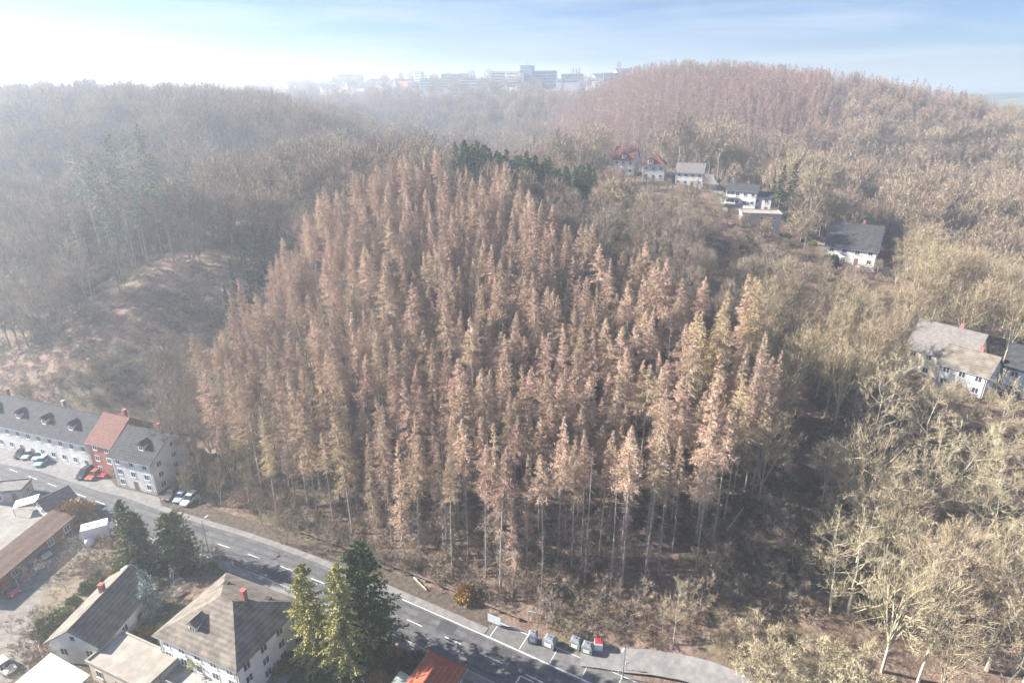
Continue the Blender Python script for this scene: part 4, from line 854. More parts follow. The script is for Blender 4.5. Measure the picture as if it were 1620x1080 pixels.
patch('forecourt', M['asphalt_pale'], [(-80, 690), (10, 705), (165, 748), (185, 770), (250, 786), (262, 800), (160, 778), (60, 745), (-80, 718)], .05, label='grey parking forecourt before the white terrace')
patch('car_park', M['soil'], [(252, 786), (275, 768), (320, 790), (350, 820), (395, 838), (330, 832), (290, 812), (255, 800)], .055, label='earthy pull-in beside the white corner house')
# hillside lane draped on the ground
def drape(name, m, pts, wd, off=.12, label=None):
    P_ = resample([Vector(p) for p in pts], 2.5); mb = MB(); A = []
    for i in range(len(P_)):
        d = (P_[min(i + 1, len(P_) - 1)] - P_[max(i - 1, 0)]).normalized(); q = Vector((-d.y, d.x)); row = []
        for s_ in (-1, -.33, .33, 1): p = P_[i] + q * wd / 2 * s_; row.append((p.x, p.y, 0))
        A.append(row)
    al = np.array([p for r_ in A for p in r_]); hz = hgt(al[:, 0], al[:, 1]).reshape(-1, 4); hz = np.maximum(hz, hz.mean(1, keepdims=True)) + off
    A = [[(p[0], p[1], float(hz[i, j])) for j, p in enumerate(r_)] for i, r_ in enumerate(A)]
    mb.loft(A, close=False); return mb.build(name, m, kind='structure', label=label)
drape('lane', M['asphalt_pale'], [hs(1120, 275, 300), hs(1145, 300, 262), hs(1150, 330, 238), hs(1225, 366, 214), hs(1270, 382, 205), hs(1300, 392, 200), hs(1380, 420, 180)], 4.5, label='pale lane linking the hillside houses')
drape('hill_path', M['gravel'], [hs(1390, 374, 268), hs(1450, 372, 270), hs(1520, 368, 272), hs(1640, 360, 278)], 3, label='pale path along the foot of the right hill')
def lawnblob(cx, cy_, r_, nm, m, lab):
    a = MB(); n = 14; pts = [(cx, cy_)] + [(cx + r_ * k * (1 + .2 * math.sin(3 * t)) * math.cos(t), cy_ + r_ * k * .7 * math.sin(t)) for k in (.35, .7, 1) for t in [2 * math.pi * i / n for i in range(n)]]
    z = hgt([p[0] for p in pts], [p[1] for p in pts]) + .15; a.v = [(p[0], p[1], float(q)) for p, q in zip(pts, z)]
    a.f = [(0, 1 + i, 1 + (i + 1) % n) for i in range(n)] + [(1 + k * n + i, 1 + (k + 1) * n + i, 1 + (k + 1) * n + (i + 1) % n, 1 + k * n + (i + 1) % n) for k in range(2) for i in range(n)]
    a.mi = [0] * len(a.f); a.build(nm, m, kind='structure', label=lab)
lawnblob(*hs(1150, 285, 272), 13, 'meadow', M['drygrass'], 'yellowish garden meadow beside the grey-roofed house')
lawnblob(*hs(1262, 374, 210), 9, 'garden_ground', M['gravel'], 'tan bare garden ground below the dark conifer')
# low retaining wall at the forest foot
strip('retaining_wall', M['stonewall'], 8.22, 8.6, -.3, .75, cidx(-45), cidx(0), label='low dark stone wall along the foot of the forest', cat='wall')

tp = []
for p in ((918, 1036), (950, 1040), (985, 1046), (1030, 1050), (1075, 1058), (1120, 1070), (1165, 1088), (1230, 1120), (1330, 1170)):
    x, y = gp(*p, 0)
    for q in range(8): x, y = gp(*p, H(x, y))
    tp.append((x, y))
drape('forest_track', M['asphalt_pale'], tp, 4.2, off=.22, label='pale grey track turning off to the right below the forest')
# ------------------------------------------------------------------ vehicles
M['tyre'] = mat('tyre', (.02, .02, .02), .8); M['rim'] = mat('rim', (.45, .45, .46), .35, metal=.8)
M['lamp'] = mat('headlight', (.75, .75, .72), .15); M['tail'] = mat('tail_light', (.4, .02, .02), .3)
M['cglass'] = mat('car_glass', (.03, .04, .05), .06, spec=.7); M['metal'] = mat('galvanised', (.26, .27, .29), .45, (3, (.34, .35, .36)), metal=.5)
M['plastic'] = mat('black_plastic', (.03, .03, .03), .6)
for nm, c in (('silver', (.42, .43, .45)), ('white', (.78, .79, .80)), ('dark', (.035, .037, .042)), ('red', (.45, .04, .03)), ('orange', (.50, .12, .05)), ('teal', (.36, .52, .54)), ('blue', (.33, .43, .55)), ('brown', (.13, .09, .075))):
    M['car_' + nm] = mat('car_paint_' + nm, c, .25, spec=.6)
def car(label, x, y, rz, col, kind='hatch', group=None, z=None):
    if z is None: z = H(x, y) + .06
    rt = empty('parked_car', (x, y, z), rz, label=label, cat='car', group=group); Lc, Wc = (4.15, 1.74) if kind != 'suv' else (4.5, 1.85)
    hb, hr = (.82, 1.45) if kind != 'suv' else (.98, 1.7)
    a = MB(); rings = []
    # body: cross-sections along x (front = +x)
    for t, zl, zt, wf in ((-.5, .42, .62, .80), (-.485, .3, hb * .92, .9), (-.42, .24, hb, .97), (-.2, .22, hb, 1), (.1, .22, hb, 1), (.27, .22, hb * .98, 1), (.4, .24, hb * .86, .96), (.47, .3, hb * .74, .88), (.5, .4, .56, .76)):
        w2 = Wc / 2 * wf; X_ = t * Lc; rings.append([(X_, -w2 * .92, zl), (X_, -w2, (zl + zt) / 2), (X_, -w2 * .93, zt), (X_, -w2 * .5, zt + .03), (X_, w2 * .5, zt + .03), (X_, w2 * .93, zt), (X_, w2, (zl + zt) / 2), (X_, w2 * .92, zl)])
    a.loft(rings); a.build('body', M['car_' + col], rt, smooth=False)
    b = MB(); xr = -.46 if kind != 'sedan' else -.36; fr = .22
    lo = [(xr * Lc, -Wc * .44), (fr * Lc, -Wc * .44), (fr * Lc, Wc * .44), (xr * Lc, Wc * .44)]; hi = [((xr + .07) * Lc, -Wc * .36), ((fr - .15) * Lc, -Wc * .36), ((fr - .15) * Lc, Wc * .36), ((xr + .07) * Lc, Wc * .36)]
    b.add([(*p, hb - .02) for p in lo] + [(*p, hr - .06) for p in hi], [(0, 1, 5, 4), (1, 2, 6, 5), (2, 3, 7, 6), (3, 0, 4, 7)]); b.build('window', M['cglass'], rt)
    c = MB(); h2 = [(p[0] * 1.02, p[1] * 1.04) for p in hi]; c.add([(*p, hr - .06) for p in h2] + [(p[0] * .94, p[1] * .9, hr) for p in hi], [(0, 1, 5, 4), (1, 2, 6, 5), (2, 3, 7, 6), (3, 0, 4, 7), (4, 5, 6, 7), (3, 2, 1, 0)]); c.build('roof', M['car_' + col], rt)
    for sx in (-.31, .32):
        for sy in (-1, 1):
            w_ = MB(); w_.tube((sx * Lc, sy * (Wc / 2 - .2), .32), (sx * Lc, sy * (Wc / 2 + .01), .32), .32, .32, 12); wo = w_.build('wheel', M['tyre'], rt)
            r_ = MB(); r_.tube((sx * Lc, sy * (Wc / 2 + .012), .32), (sx * Lc, sy * (Wc / 2 + .025), .32), .2, .18, 10); r_.build('rim', M['rim'], wo)
    for sy in (-1, 1):
        l_ = MB(); l_.box(.468 * Lc, .492 * Lc, sy * .62 - .17, sy * .62 + .17, hb * .66, hb * .8); l_.build('headlight', M['lamp'], rt)
        l_ = MB(); l_.box(-.503 * Lc, -.482 * Lc, sy * .66 - .13, sy * .66 + .13, hb * .7, hb * .95); l_.build('tail_light', M['tail'], rt)
        l_ = MB(); l_.box(.13 * Lc, .165 * Lc, sy * (Wc / 2 + .02) - .09, sy * (Wc / 2 + .02) + .09, hb, hb + .13); l_.build('mirror', M['plastic'], rt)
    return rt
def car2(label, p, q, col, **k):        # from rear pixel to front pixel
    a = Vector(gp(*p, .4)); b = Vector(gp(*q, .4)); c = (a + b) / 2; return car(label, c.x, c.y, math.atan2((b - a).y, (b - a).x), col, **k)
car2('dark grey car, leftmost of those before the white terrace', (40, 712), (28, 722), 'dark')
car2('brownish-silver car between the dark grey and the pale blue one', (52, 714), (40, 724), 'silver')
car2('pale blue car parked before the white terrace, beside its blue twin', (70, 715), (56, 727), 'blue')
car2('light blue car standing nearest the road before the terrace', (74, 724), (60, 736), 'teal')
car2('dark blue-grey car beside the orange-red one', (143, 743), (127, 755), 'dark', kind='suv')
car2('orange-red car before the brick house', (157, 745), (142, 757), 'orange')
car2('dark red car in the shade beside the brick house', (176, 742), (163, 752), 'red')
car2('dark suv beside the white corner house', (279, 776), (265, 789), 'brown', kind='suv')
car2('light blue hatchback between the dark suv and the white estate', (293, 779), (280, 793), 'blue')
car2('white car with a dark roof strip, right of the three beside the corner house', (310, 782), (291, 799), 'white', kind='suv')
car2('pale teal hatchback on the gravel drive beside the long shed', (54, 868), (81, 883), 'teal')
car2('dark silver car in front of the teal hatchback on the drive', (44, 887), (66, 902), 'silver')
car2('red car at the left edge of the gravel drive', (4, 929), (26, 940), 'red')
car2('white car at the lower left corner', (-2, 1044), (20, 1064), 'white')
car2('dark car parked by the hillside garden', *[proj(*(lambda p: (p[0], p[1], H(*p)))(hs(1300 + d, 388, 203))) for d in (-9, 9)], 'dark') if False else None
for i, (px, col, lab) in enumerate(((1285, 'dark', 'dark car on the hillside lane near the bare garden'), (1303, 'silver', 'silver car on the hillside lane beside the dark one'))):
    x, y = hs(px, 388, 204 - i); car(lab, x, y, R(-30), col, z=H(x, y) + .3)
# white box truck
x, y = gp(162, 850, 0); rz = math.atan2(*(Vector(gp(188, 852, 0)) - Vector(gp(150, 838, 0))).yx) if False else R(28)
rt = empty('box_truck', (x, y, 0.02), rz, label='white box truck parked on the drive beside the dark conifers', cat='truck')
a = MB(); a.box(-2.9, 1.5, -1.2, 1.2, .75, 3.3); a.build('cargo_box', M['car_white'], rt)
a = MB(); a.box(-2.7, 3.6, -.9, .9, .45, .74); a.build('chassis', M['plastic'], rt)
a = MB(); a.loft([[(1.75, -1.05, .5), (1.75, 1.05, .5), (1.75, 1.0, 2.4), (1.75, -1.0, 2.4)], [(2.9, -1.05, .5), (2.9, 1.05, .5), (2.9, .95, 2.4), (2.9, -.95, 2.4)], [(3.5, -1.0, .5), (3.5, 1.0, .5), (3.5, .95, 1.5), (3.5, -.95, 1.5)], [(3.9, -.95, .55), (3.9, .95, .55), (3.9, .9, 1.15), (3.9, -.9, 1.15)]]); cb2 = a.build('cab', M['car_white'], rt)
a = MB(); a.add([(2.98, -.85, 2.3), (2.98, .85, 2.3), (3.53, .85, 1.53), (3.53, -.85, 1.53)], [(0, 3, 2, 1)]); a.build('windscreen', M['cglass'], cb2)
for sx in (-1.9, 2.9):
    for sy in (-1, 1): w_ = MB(); w_.tube((sx, sy * .85, .42), (sx, sy * 1.12, .42), .42, .42, 12); w_.build('wheel', M['tyre'], rt)
for k in (-1.6, 0): a = MB(); a.box(k - .25, k + .25, -.25, .25, 3.3, 3.38); a.build('roof_hatch', M['concrete'], rt)
x, y = gp(144, 861, 0); a = MB(); rr = [(.0, 0), (.75, .05), (.9, .5), (.9, 1.1), (.7, 1.5), (.25, 1.7), (0.02, 1.72)]
rings = [[(r_ * math.cos(k * math.pi / 8) + .001, r_ * math.sin(k * math.pi / 8), z_) for k in range(16)] for r_, z_ in rr]; a.loft(rings); a.build('water_tank', M['car_white'], loc=(x, y, .02), smooth=True, label='round white tank behind the box truck', cat='tank')
# recycling containers
def container(label, px, py, rz, body='metal', lid='plastic', slope=False):
    x, y = gp(px, py, 0); rt = empty('recycling_container', (x, y, .05), R(rz), label=label, cat='container')
    a = MB(); a.loft([[(-.75, -.62, .06), (.75, -.62, .06), (.75, .62, .06), (-.75, .62, .06)], [(-.85, -.72, .5), (.85, -.72, .5), (.85, .72, .5), (-.85, .72, .5)], [(-.85, -.72, 1.35), (.85, -.72, 1.35), (.85, .72, 1.35), (-.85, .72, 1.35)], [(-.7, -.58, 1.6), (.7, -.58, 1.6), (.7, .58, 1.6), (-.7, .58, 1.6)]]); a.build('body', M[body], rt)
    b = MB(); b.loft([[(-.72, -.6, 1.603), (.72, -.6, 1.603), (.72, .6, 1.603), (-.72, .6, 1.603)], [(-.5, -.4, 1.78), (.5, -.4, 1.78), (.5, .4, 1.78), (-.5, .4, 1.78)]]); b.build('lid', M[lid], rt)
    c = MB(); c.box(-.5, .5, -.76, -.722, .55, 1.2); c.build('front_label', M['frame'], rt)
    d = MB(); d.tube((0, 0, 1.78), (0, 0, 1.95), .06, .06, 6); d.tube((-.18, 0, 1.95), (.18, 0, 1.95), .05, .05, 6); d.build('lifting_eye', M['plastic'], rt)
    e = MB(); e.box(-.3, .3, -.735, -.723, 1.24, 1.34); e.build('slot', M['plastic'], rt)
    return rt
M['lid_grey'] = mat('grey_lid', (.17, .195, .23), .6, (2, (.24, .27, .30))); M['lid_red'] = mat('red_lid', (.55, .04, .05), .5); M['body_green'] = mat('dull_green_body', (.16, .19, .17), .6, (2, (.22, .25, .22)))
container('narrow pale grey recycling container, leftmost of the five', 843, 1014, -8, 'lid_grey', 'lid_grey').scale = (.85, .95, 1.05)
container('larger blue-grey recycling container turned towards the road', 870, 1021, -30, 'metal', 'lid_grey').scale = (1.15, 1.1, 1.0)
container('dark green-grey recycling container left of the pair', 911, 1023, -28, 'body_green', 'lid_grey')
container('dark green-grey recycling container right of the pair with a white label', 929, 1031, -22, 'body_green', 'lid_grey')
container('white and red clothes container, rightmost of the five', 946, 1027, -8, 'frame', 'lid_red').scale = (.8, .85, 1.1)
# large board by the road
def postsign(name, label, px, py, w_, h_, zb, m='lid_grey', rz=-23, th=.06):
    x, y = gp(px, py, 0); z = H(x, y); rt = empty(name, (x, y, z), R(rz), label=label, cat='sign')
    a = MB(); a.box(-w_ / 2, w_ / 2, -th, 0, zb, zb + h_); a.build('board', M[m], rt)
    for s in ((-1, 1) if w_ > 1 else (0,)): b = MB(); b.tube((s * w_ * .38, .06, -.4), (s * w_ * .38, .06, zb + h_ * .95), .05, .05, 6); b.build('post', M['metal'], rt)
    return rt
M['board'] = mat('pale_board', (.50, .58, .60), .6, (1.5, (.58, .65, .67)))
rt = postsign('notice_board', 'pale bluish billboard seen from behind at the forest foot', 782, 990, 2.3, 1.5, .7, 'board', rz=-26)
postsign('road_sign', 'small yellowish sign on a single post at the forest foot', 841, 985, 1.3, .35, 2.0, 'paint', rz=-10)
postsign('post_sign', 'small sign post beside the street lamp', 990, 1062, .3, .5, 1.6, 'frame', rz=20)
postsign('road_sign', 'narrow warning sign on a thin post near the lower edge', 979, 1075, .5, .5, 1.5, 'frame', rz=10)
# street lamps
def lamp(label, px, py, h_, rz=-120):
    x, y = gp(px, py, 0); rt = empty('street_lamp', (x, y, H(x, y)), R(rz), label=label, cat='street lamp'); a = MB(); a.tube((0, 0, -.3), (0, 0, 1.2), .11, .09, 8); a.tube((0, 0, 1.2), (0, 0, h_), .08, .05, 8); a.tube((0, 0, h_), (.8, 0, h_ + .15), .05, .04, 6); a.build('pole', M['metal'], rt)
    b = MB(); b.loft([[(.7, -.12, h_ + .08), (.7, .12, h_ + .08), (.7, .12, h_ + .22), (.7, -.12, h_ + .22)], [(1.4, -.16, h_ + .1), (1.4, .16, h_ + .1), (1.4, .1, h_ + .24), (1.4, -.1, h_ + .24)]]); lm = b.build('lamp_head', M['frame'], rt)
    c = MB(); c.box(.8, 1.3, -.1, .1, h_ + .05, h_ + .09); c.build('glass', M['lamp'], lm)
lamp('grey street lamp beside the turn-off near the containers', 985, 1073, 6.5)
lamp('grey street lamp on the garden side of the road by the large house', 330, 872, 7.0, 67)
# wooden pole frame, garden things
def pole(name, label, px, py, h_, r=.12, m='wood', cat='pole', lean=(0, 0)):
    x, y = gp(px, py, 0); a = MB(); a.tube((0, 0, -.3), (lean[0], lean[1], h_), r, r * .8, 8); a.build(name, M[m], loc=(x, y, 0), label=label, cat=cat)
pole('timber_post', 'leaning pale timber post at the garden corner', 314, 898, 3.6, .16, 'paleroof', lean=(1.2, .9))
pole('timber_post', 'shorter timber post next to the leaning one', 326, 900, 2.2, .1, 'wood')
x, y = gp(274, 925, 0)
def arc(label, px, py, r_, rz):
    x, y = gp(px, py, 0); a = MB(); n = 12
    for i in range(n):
        t0 = math.pi * i / n; t1 = math.pi * (i + 1) / n
        for o in (-.25, .25): a.tube((r_ * math.cos(t0), o, r_ * math.sin(t0)), (r_ * math.cos(t1), o, r_ * math.sin(t1)), .035, .035, 5, False)
        a.tube((r_ * math.cos(t0), -.25, r_ * math.sin(t0)), (r_ * math.cos(t0), .25, r_ * math.sin(t0)), .03, .03, 4, False)
    a.build('climbing_arch', M['metal'], loc=(x, y, 0), rot=(0, 0, R(rz)), label=label, cat='play frame')
arc('grey metal climbing arch in the dark garden', 275, 915, 1.5, 110); arc('second curved metal climbing arch nearer the large house', 282, 925, 1.2, 60)
def bench(label, px, py, rz):
    x, y = gp(px, py, 0); rt = empty('garden_bench', (x, y, .02), R(rz), label=label, cat='bench')
    a = MB(); [a.box(-.75, .75, -.25 + k * .17, -.13 + k * .17, .42, .46) for k in range(3)]; a.build('seat', M['frame'], rt)
    a = MB(); [a.box(-.75, .75, .27, .31, .55 + k * .16, .65 + k * .16) for k in range(3)]; a.build('backrest', M['frame'], rt)
    for s in (-1, 1):
        for t in (-.2, .25): a = MB(); a.box(s * .68 - .03, s * .68 + .03, t, t + .05, 0, .42 if t < 0 else .95); a.build('leg', M['darkframe'], rt)
bench('pale slatted garden bench under the rounded conifer', 256, 900, 10); bench('pale slatted bench beside the large hip-roofed house', 283, 940, 55)
# litter bin, parasol, manhole
x, y = gp(373, 894, 0); rt = empty('litter_bin', (x, y, .1), 0, label='small dark litter bin at the pavement edge', cat='bin'); a = MB(); a.tube((0, 0, .25), (0, 0, .95), .24, .28, 10); a.build('body', M['plastic'], rt); a = MB(); a.tube((0, .2, 0), (0, .2, 1.1), .04, .04, 6); a.build('post', M['metal'], rt)
x, y = gp(209, 915, 0); rt = empty('garden_parasol', (x, y, .02), 0, label='pale blue-grey parasol in the garden beside the tan-roofed house', cat='parasol'); a = MB(); a.tube((0, 0, 0), (0, 0, 2.5), .04, .04, 6); a.build('pole', M['metal'], rt)
a = MB(); n = 8; top = (0, 0, 2.7); rim = [(1.5 * math.cos(i * math.pi / 4), 1.5 * math.sin(i * math.pi / 4), 2.15) for i in range(8)]; a.v = [top] + rim + [(0, 0, 2.66)] + [(p[0], p[1], 2.11) for p in rim]; a.f = [(0, 1 + i, 1 + (i + 1) % 8) for i in range(8)] + [(9, 10 + (i + 1) % 8, 10 + i) for i in range(8)] + [(1 + i, 10 + i, 10 + (i + 1) % 8, 1 + (i + 1) % 8) for i in range(8)]; a.mi = [0] * len(a.f); a.build('canopy', M['board'], rt)
x, y = gp(783, 1027, 0); a = MB(); a.tube((0, 0, 0), (0, 0, .012), .42, .42, 18); a.build('manhole_cover', M['plastic'], loc=(x, y, .031), label='round dark manhole cover in the road lane', cat='manhole cover')
# fences
def fence(name, label, pts, h_=1.0, m='metal', z=None, step=2.2):
    P_ = [Vector(gp(*p, 0)) for p in pts]; rt = empty(name, (P_[0].x, P_[0].y, 0), 0, label=label, cat='fence'); o = P_[0]; rl = MB(); 
    for a, b in zip(P_[:-1], P_[1:]):
        n = max(1, int((b - a).length / step))
        for i in range(n + 1):
            p = a + (b - a) * i / n - o; q = MB(); q.tube((p.x, p.y, -.2), (p.x, p.y, h_), .05, .05, 5); q.build('post', M[m], rt)
        for hz in (h_ * .35, h_ * .9): p = a - o; q = b - o; rl.tube((p.x, p.y, hz), (q.x, q.y, hz), .035, .035, 4)
    rl.build('rail', M[m], rt)
fence('garden_fence', 'pale rail fence between the drive and the garden row', [(52, 998), (75, 1060)], .9, 'paint')
fence('garden_fence', 'rail fence across the gravel drive by the red car', [(22, 912), (32, 932)], 1.1, 'paint', step=1.2)
fence('garden_fence', 'wire fence along the pavement before the large hip-roofed house', [(352, 893), (452, 935)], 1.1)
fence('garden_fence', 'thin fence crossing the dark garden near the blue spruce', [(185, 968), (232, 968)], .9)
fence('garden_fence', 'fence at the lower edge below the large house', [(275, 1005), (330, 1045), (400, 1095)], 1.0)
# fallen trunks
def log(label, p, q, r=.2):
    a = [gp(*p, 0), gp(*q, 0)]; out = []
    for (px, py) in (p, q):
        x, y = gp(px, py, 0)
        for k in range(8): z = H(x, y); x, y = gp(px, py, z)
        out.append(Vector((x, y, z + .3)))
    o = out[0]; m_ = MB(); m_.tube((0, 0, 0), out[1] - o, r, r * .5, 7)
    for k in range(5): f = .4 + .12 * k; b = (out[1] - o) * f; m_.tube(b, b + Vector((random.uniform(-1, 1), random.uniform(-1, 1), random.uniform(.2, 1))), .05, .02, 4)
    m_.build('fallen_trunk', M['bark_pale'], loc=o, label=label, cat='log')
log('pale fallen trunk lying on the clearing, upper edge', (285, 418), (310, 411)); log('fallen trunk slanting down the brown forest floor', (1150, 840), (1176, 805)); log('fallen pale trunk at the forest edge above the road', (655, 915), (675, 935))
# ------------------------------------------------------------------ far trees that can be told apart, and the masses behind them
def far_src(kind, where, label, group, names='bare_tree'):
    out = []
    for k, (px, py, Y, s) in enumerate(where):
        x, y, _ = at(px, py, Y); vs = V[kind]; o = plant(names, vs[k % len(vs)], x, y, s, label, 'tree', group); out.append([c for c in o.children])
    return out
FL = far_src('larch_far', [(1010, 150, 420, 1), (1120, 150, 430, 1.05), (1230, 160, 420, 1)], 'reddish bare larch high on the far wooded hill', 'reddish larches on the far hill', 'larch_tree')
FB = far_src('bare_far', [(1330, 230, 345, 1.1), (1420, 260, 330, 1), (1540, 270, 325, 1.1), (1090, 225, 318, 1.15), (1130, 225, 316, 1.1), (1160, 230, 318, 1.1)], 'bare round-crowned beech on the far hillside above the houses', 'beeches on the far hill')
FT = far_src('tan_far', [(1440, 200, 370, 1), (1560, 220, 360, 1)], 'bare tan-crowned tree on the upper right of the far hill', 'tan trees on the far hill')
FS = far_src('spruce_far', [(1385, 150, 430, .6), (770, 190, 520, .8)], 'small dark spruce rising above the bare wood', 'dark spruces in the far woods', 'spruce_tree')
scatter('larch_wood', 'reddish-brown larch wood covering the upper slope of the far hill', [(x, y, z - .3, random.uniform(.7, 1.05), random.randrange(3)) for x, y, z in rest['larch']], FL)
def mixd(p, tan, spr):
    out = []
    for q in p:
        x, y, z = q[:3]; f = .5 + .5 * math.sin(x * .021 + 1) * math.cos(y * .017); u = random.random()
        k = 5 if u < spr * (1.6 if f > .7 else .5) else (random.choice((3, 4)) if random.random() < tan + .35 * (f - .5) else random.randrange(3))
        out.append((x, y, z - .3, (q[3] if len(q) > 3 else random.choice((.6, .8, .95, 1.1, 1.25)) * random.uniform(.92, 1.08)) * (.8 if k == 5 else 1) * (.72 if y > 400 and x > 30 else 1), k))
    return out
VR = FB[:3] + FT + FS[:1]
scatter('bare_wood', 'bare broad-leaved wood covering the large hill on the right', mixd(rest['hill'], .35, .012), VR)
scatter('misty_wood', 'pale misty bare wood climbing the left hillside to its ridge', mixd(rest['left'], .12, .02), VR)
scatter('valley_wood', 'hazy bare wood in the valley behind the hill and around the town', mixd(rest['back'], .2, .10), VR)
if extra_larch:
    src = []
    for o in COL.objects:
        if False:
            pass
    def find(v):
        for o in COL.objects:
            if o.parent and o.data == v: return o
    src = [(find(V['larch'][k][0]), find(V['larch'][k][1])) for k in range(3)]
    scatter('larch_stand', 'back rows of the dense bare larch stand near the hill crest', extra_larch, src)
LM2 = [(440, 850, 'the left larch flank'), (560, 880, 'the roadside conifers'), (690, 900, 'the fallen pale trunk'), (782, 960, 'the pale billboard'), (850, 980, 'the leftmost container'), (930, 990, 'the clothes container'), (1065, 960, 'the lone forked tree'), (1170, 980, 'the side track'), (1200, 860, 'the slanting fallen trunk'), (1285, 820, 'the bare brown slope'),
       (1310, 930, 'the open brown ground'), (1380, 850, 'the middle of the slope'), (1420, 1040, 'the round twiggy trees'), (1480, 950, 'the corner thicket'), (1570, 1040, 'the bottom right corner'), (1600, 930, 'the right picture edge')]
def near2(px, py): return min(LM2, key=lambda t: (t[0] - px) ** 2 + (t[1] - py) ** 2)[2]
# ------------------------------------------------------------------ evergreen trees placed one by one
def tree_at(name, v, px, py, Y, s, label, group=None, sxy=None, rz=None):
    x, y, _ = at(px, py, Y); return plant(name, v, x, y, s, label, 'tree', group, sxy=sxy, rz=rz)
random.seed(21)
G1 = 'dark green spruces along the crest behind the larches'
for i in range(62):                     # strip of dark spruces on the crest
    f = i / 61; px = 728 + 215 * f + random.uniform(-6, 6); ty = (208 + 46 * f if px < 880 else 254) + random.uniform(-5, 12)
    Y = 211 + 20 * random.random(); X, _, zt = at(px, ty, Y); z = H(X, Y); hh = max(9, min(26, zt - z))
    part_ = 'left end' if px < 790 else 'middle' if px < 870 else 'right end'
    plant('spruce_tree', V['spruce_green'][i % 2], X, Y, hh / 26, 'green spruce at the %s of the evergreen strip along the crest' % part_, 'tree', 'spruces at the %s of the crest strip' % part_, sxy=random.uniform(1.1, 1.4) * max(.65, hh / 26))
G2 = 'tall misty spruces on the left hillside'
for px, ty, Y in ((118, 225, 190), (140, 245, 185), (165, 200, 192), (180, 195, 195), (200, 260, 186), (215, 205, 196), (228, 190, 200), (155, 280, 180), (190, 330, 178), (175, 240, 188), (245, 265, 190), (275, 245, 186), (110, 330, 176), (85, 350, 182), (285, 270, 205)):
    X, _, zt = at(px, ty, Y); z = H(X, Y); hh = max(18, min(40, zt - z))
    plant('spruce_tree', V['spruce_tall'][random.randrange(3)], X, Y, hh / 30, 'tall misty spruce with a long bare trunk on the left hillside', 'tree', G2, sxy=1.1)
G3 = 'dark evergreens at the edge of the clearing'
for px, ty, Y in ((392, 358, 172), (380, 385, 168), (362, 405, 162), (408, 372, 172), (372, 430, 158), (355, 450, 155)):
    X, _, zt = at(px, ty, Y); z = H(X, Y); plant('spruce_tree', V['spruce'][0], X, Y, max(8, min(20, zt - z)) / 26, 'dark spruce between the clearing and the larch stand', 'tree', G3, sxy=.8)
G4 = 'dark evergreens beside the white houses'
for px, py, Y, h in ((1228, 352, 226, 21), (1246, 350, 224, 23), (1218, 330, 238, 16), (1262, 330, 236, 15), (1275, 345, 228, 12), (1004, 278, 285, 8), (1022, 290, 275, 7), (1032, 300, 270, 6)):
    x, y, _ = at(px, py, Y); plant('spruce_tree', V['spruce'][0], x, y, h / 26, 'dark green conifer standing beside the white hillside houses', 'tree', G4, sxy=h / 26 * 1.35 + .1)
for px, py, Y, h in ((298, 150, 340, 15), (1384, 128, 452, 13), (1313, 118, 470, 9), (1326, 118, 470, 8), (1600, 200, 395, 15), (1580, 190, 400, 14), (1612, 235, 380, 16), (822, 165, 800, 26), (860, 168, 800, 24), (890, 158, 820, 22), (1170, 110, 490, 12), (1608, 205, 360, 18)):
    x, y, _ = at(px, py, Y); plant('spruce_tree', V['spruce_far'][0], x, y, h / 25, 'small dark spruce rising above the bare wood', 'tree', 'dark spruces in the far woods')
# big conifers by the road, seen from close by
bigA = conifer(200, 21, .02, 4.5, 260, 46, .55, .26, M['needle_yellow'], M['bark_grey'], droop=.25, bushy=1.5, dead=0, pw=.5, blade='diamonds', lean=.2)
bigB = conifer(201, 23, .04, 4.8, 260, 44, .55, .26, M['needle_yellow'], M['bark_grey'], droop=.2, bushy=1.5, dead=0, pw=.55, blade='diamonds', lean=.2)
bigC = conifer(202, 22.5, .03, 6.0, 340, 48, .6, .3, M['needle_crest'], M['bark_grey'], droop=.15, bushy=1.5, dead=0, pw=.42, blade='diamonds', lean=.3)
def g0(px, py): return gp(px, py, 0)
for nm, v, px, py, lab in (('cypress_tree', bigA, 500, 1050, 'yellow-green conifer column left of the trio beside the road'), ('cypress_tree', bigB, 553, 1062, 'tallest green conifer in the middle of the roadside trio'),
                           ('cedar_tree', bigC, 588, 1035, 'broad dark green conifer at the right of the roadside trio')):
    x, y = g0(px, py); plant(nm, v, x, y, .93 if nm == 'cedar_tree' else .88, lab, 'tree', z=0, sxy=.95)
bigD = conifer(203, 15, .03, 3.9, 240, 34, .5, .26, M['needle_mid'], M['bark_grey'], droop=.1, bushy=1.4, dead=0, pw=.6, blade='diamonds')
bigE = conifer(204, 11.5, .05, 3.9, 240, 36, .5, .26, M['needle_mid'], M['bark_grey'], droop=.1, bushy=1.5, dead=0, pw=.38, blade='diamonds')
for v, px, py, s, lab in ((bigD, 216, 895, .95, 'dark pointed conifer nearest the white box truck'), (bigD, 234, 897, .82, 'dark pointed conifer leaning against its taller neighbour by the truck'), (bigE, 284, 893, 1, 'rounded green conifer close to the road south side')):
    x, y = g0(px, py); plant('conifer_tree', v, x, y, s, lab, 'tree', z=0, sxy=s)
blue = conifer(205, 10, .04, 2.6, 120, 24, .5, .2, M['needle_blue'], M['bark_grey'], droop=.1, bushy=1.3, dead=0, pw=.8, blade='diamonds')
x, y = g0(243, 975); plant('blue_spruce', blue, x, y, 1, 'silvery blue spruce in the garden between the blurred-roof houses'.replace('blurred-roof ', ''), 'tree', z=0)
yg = conifer(206, 7, .04, 2.4, 100, 24, .5, .2, M['needle_yellow'], M['bark_grey'], droop=.05, bushy=1.3, dead=0, pw=.7, blade='diamonds')
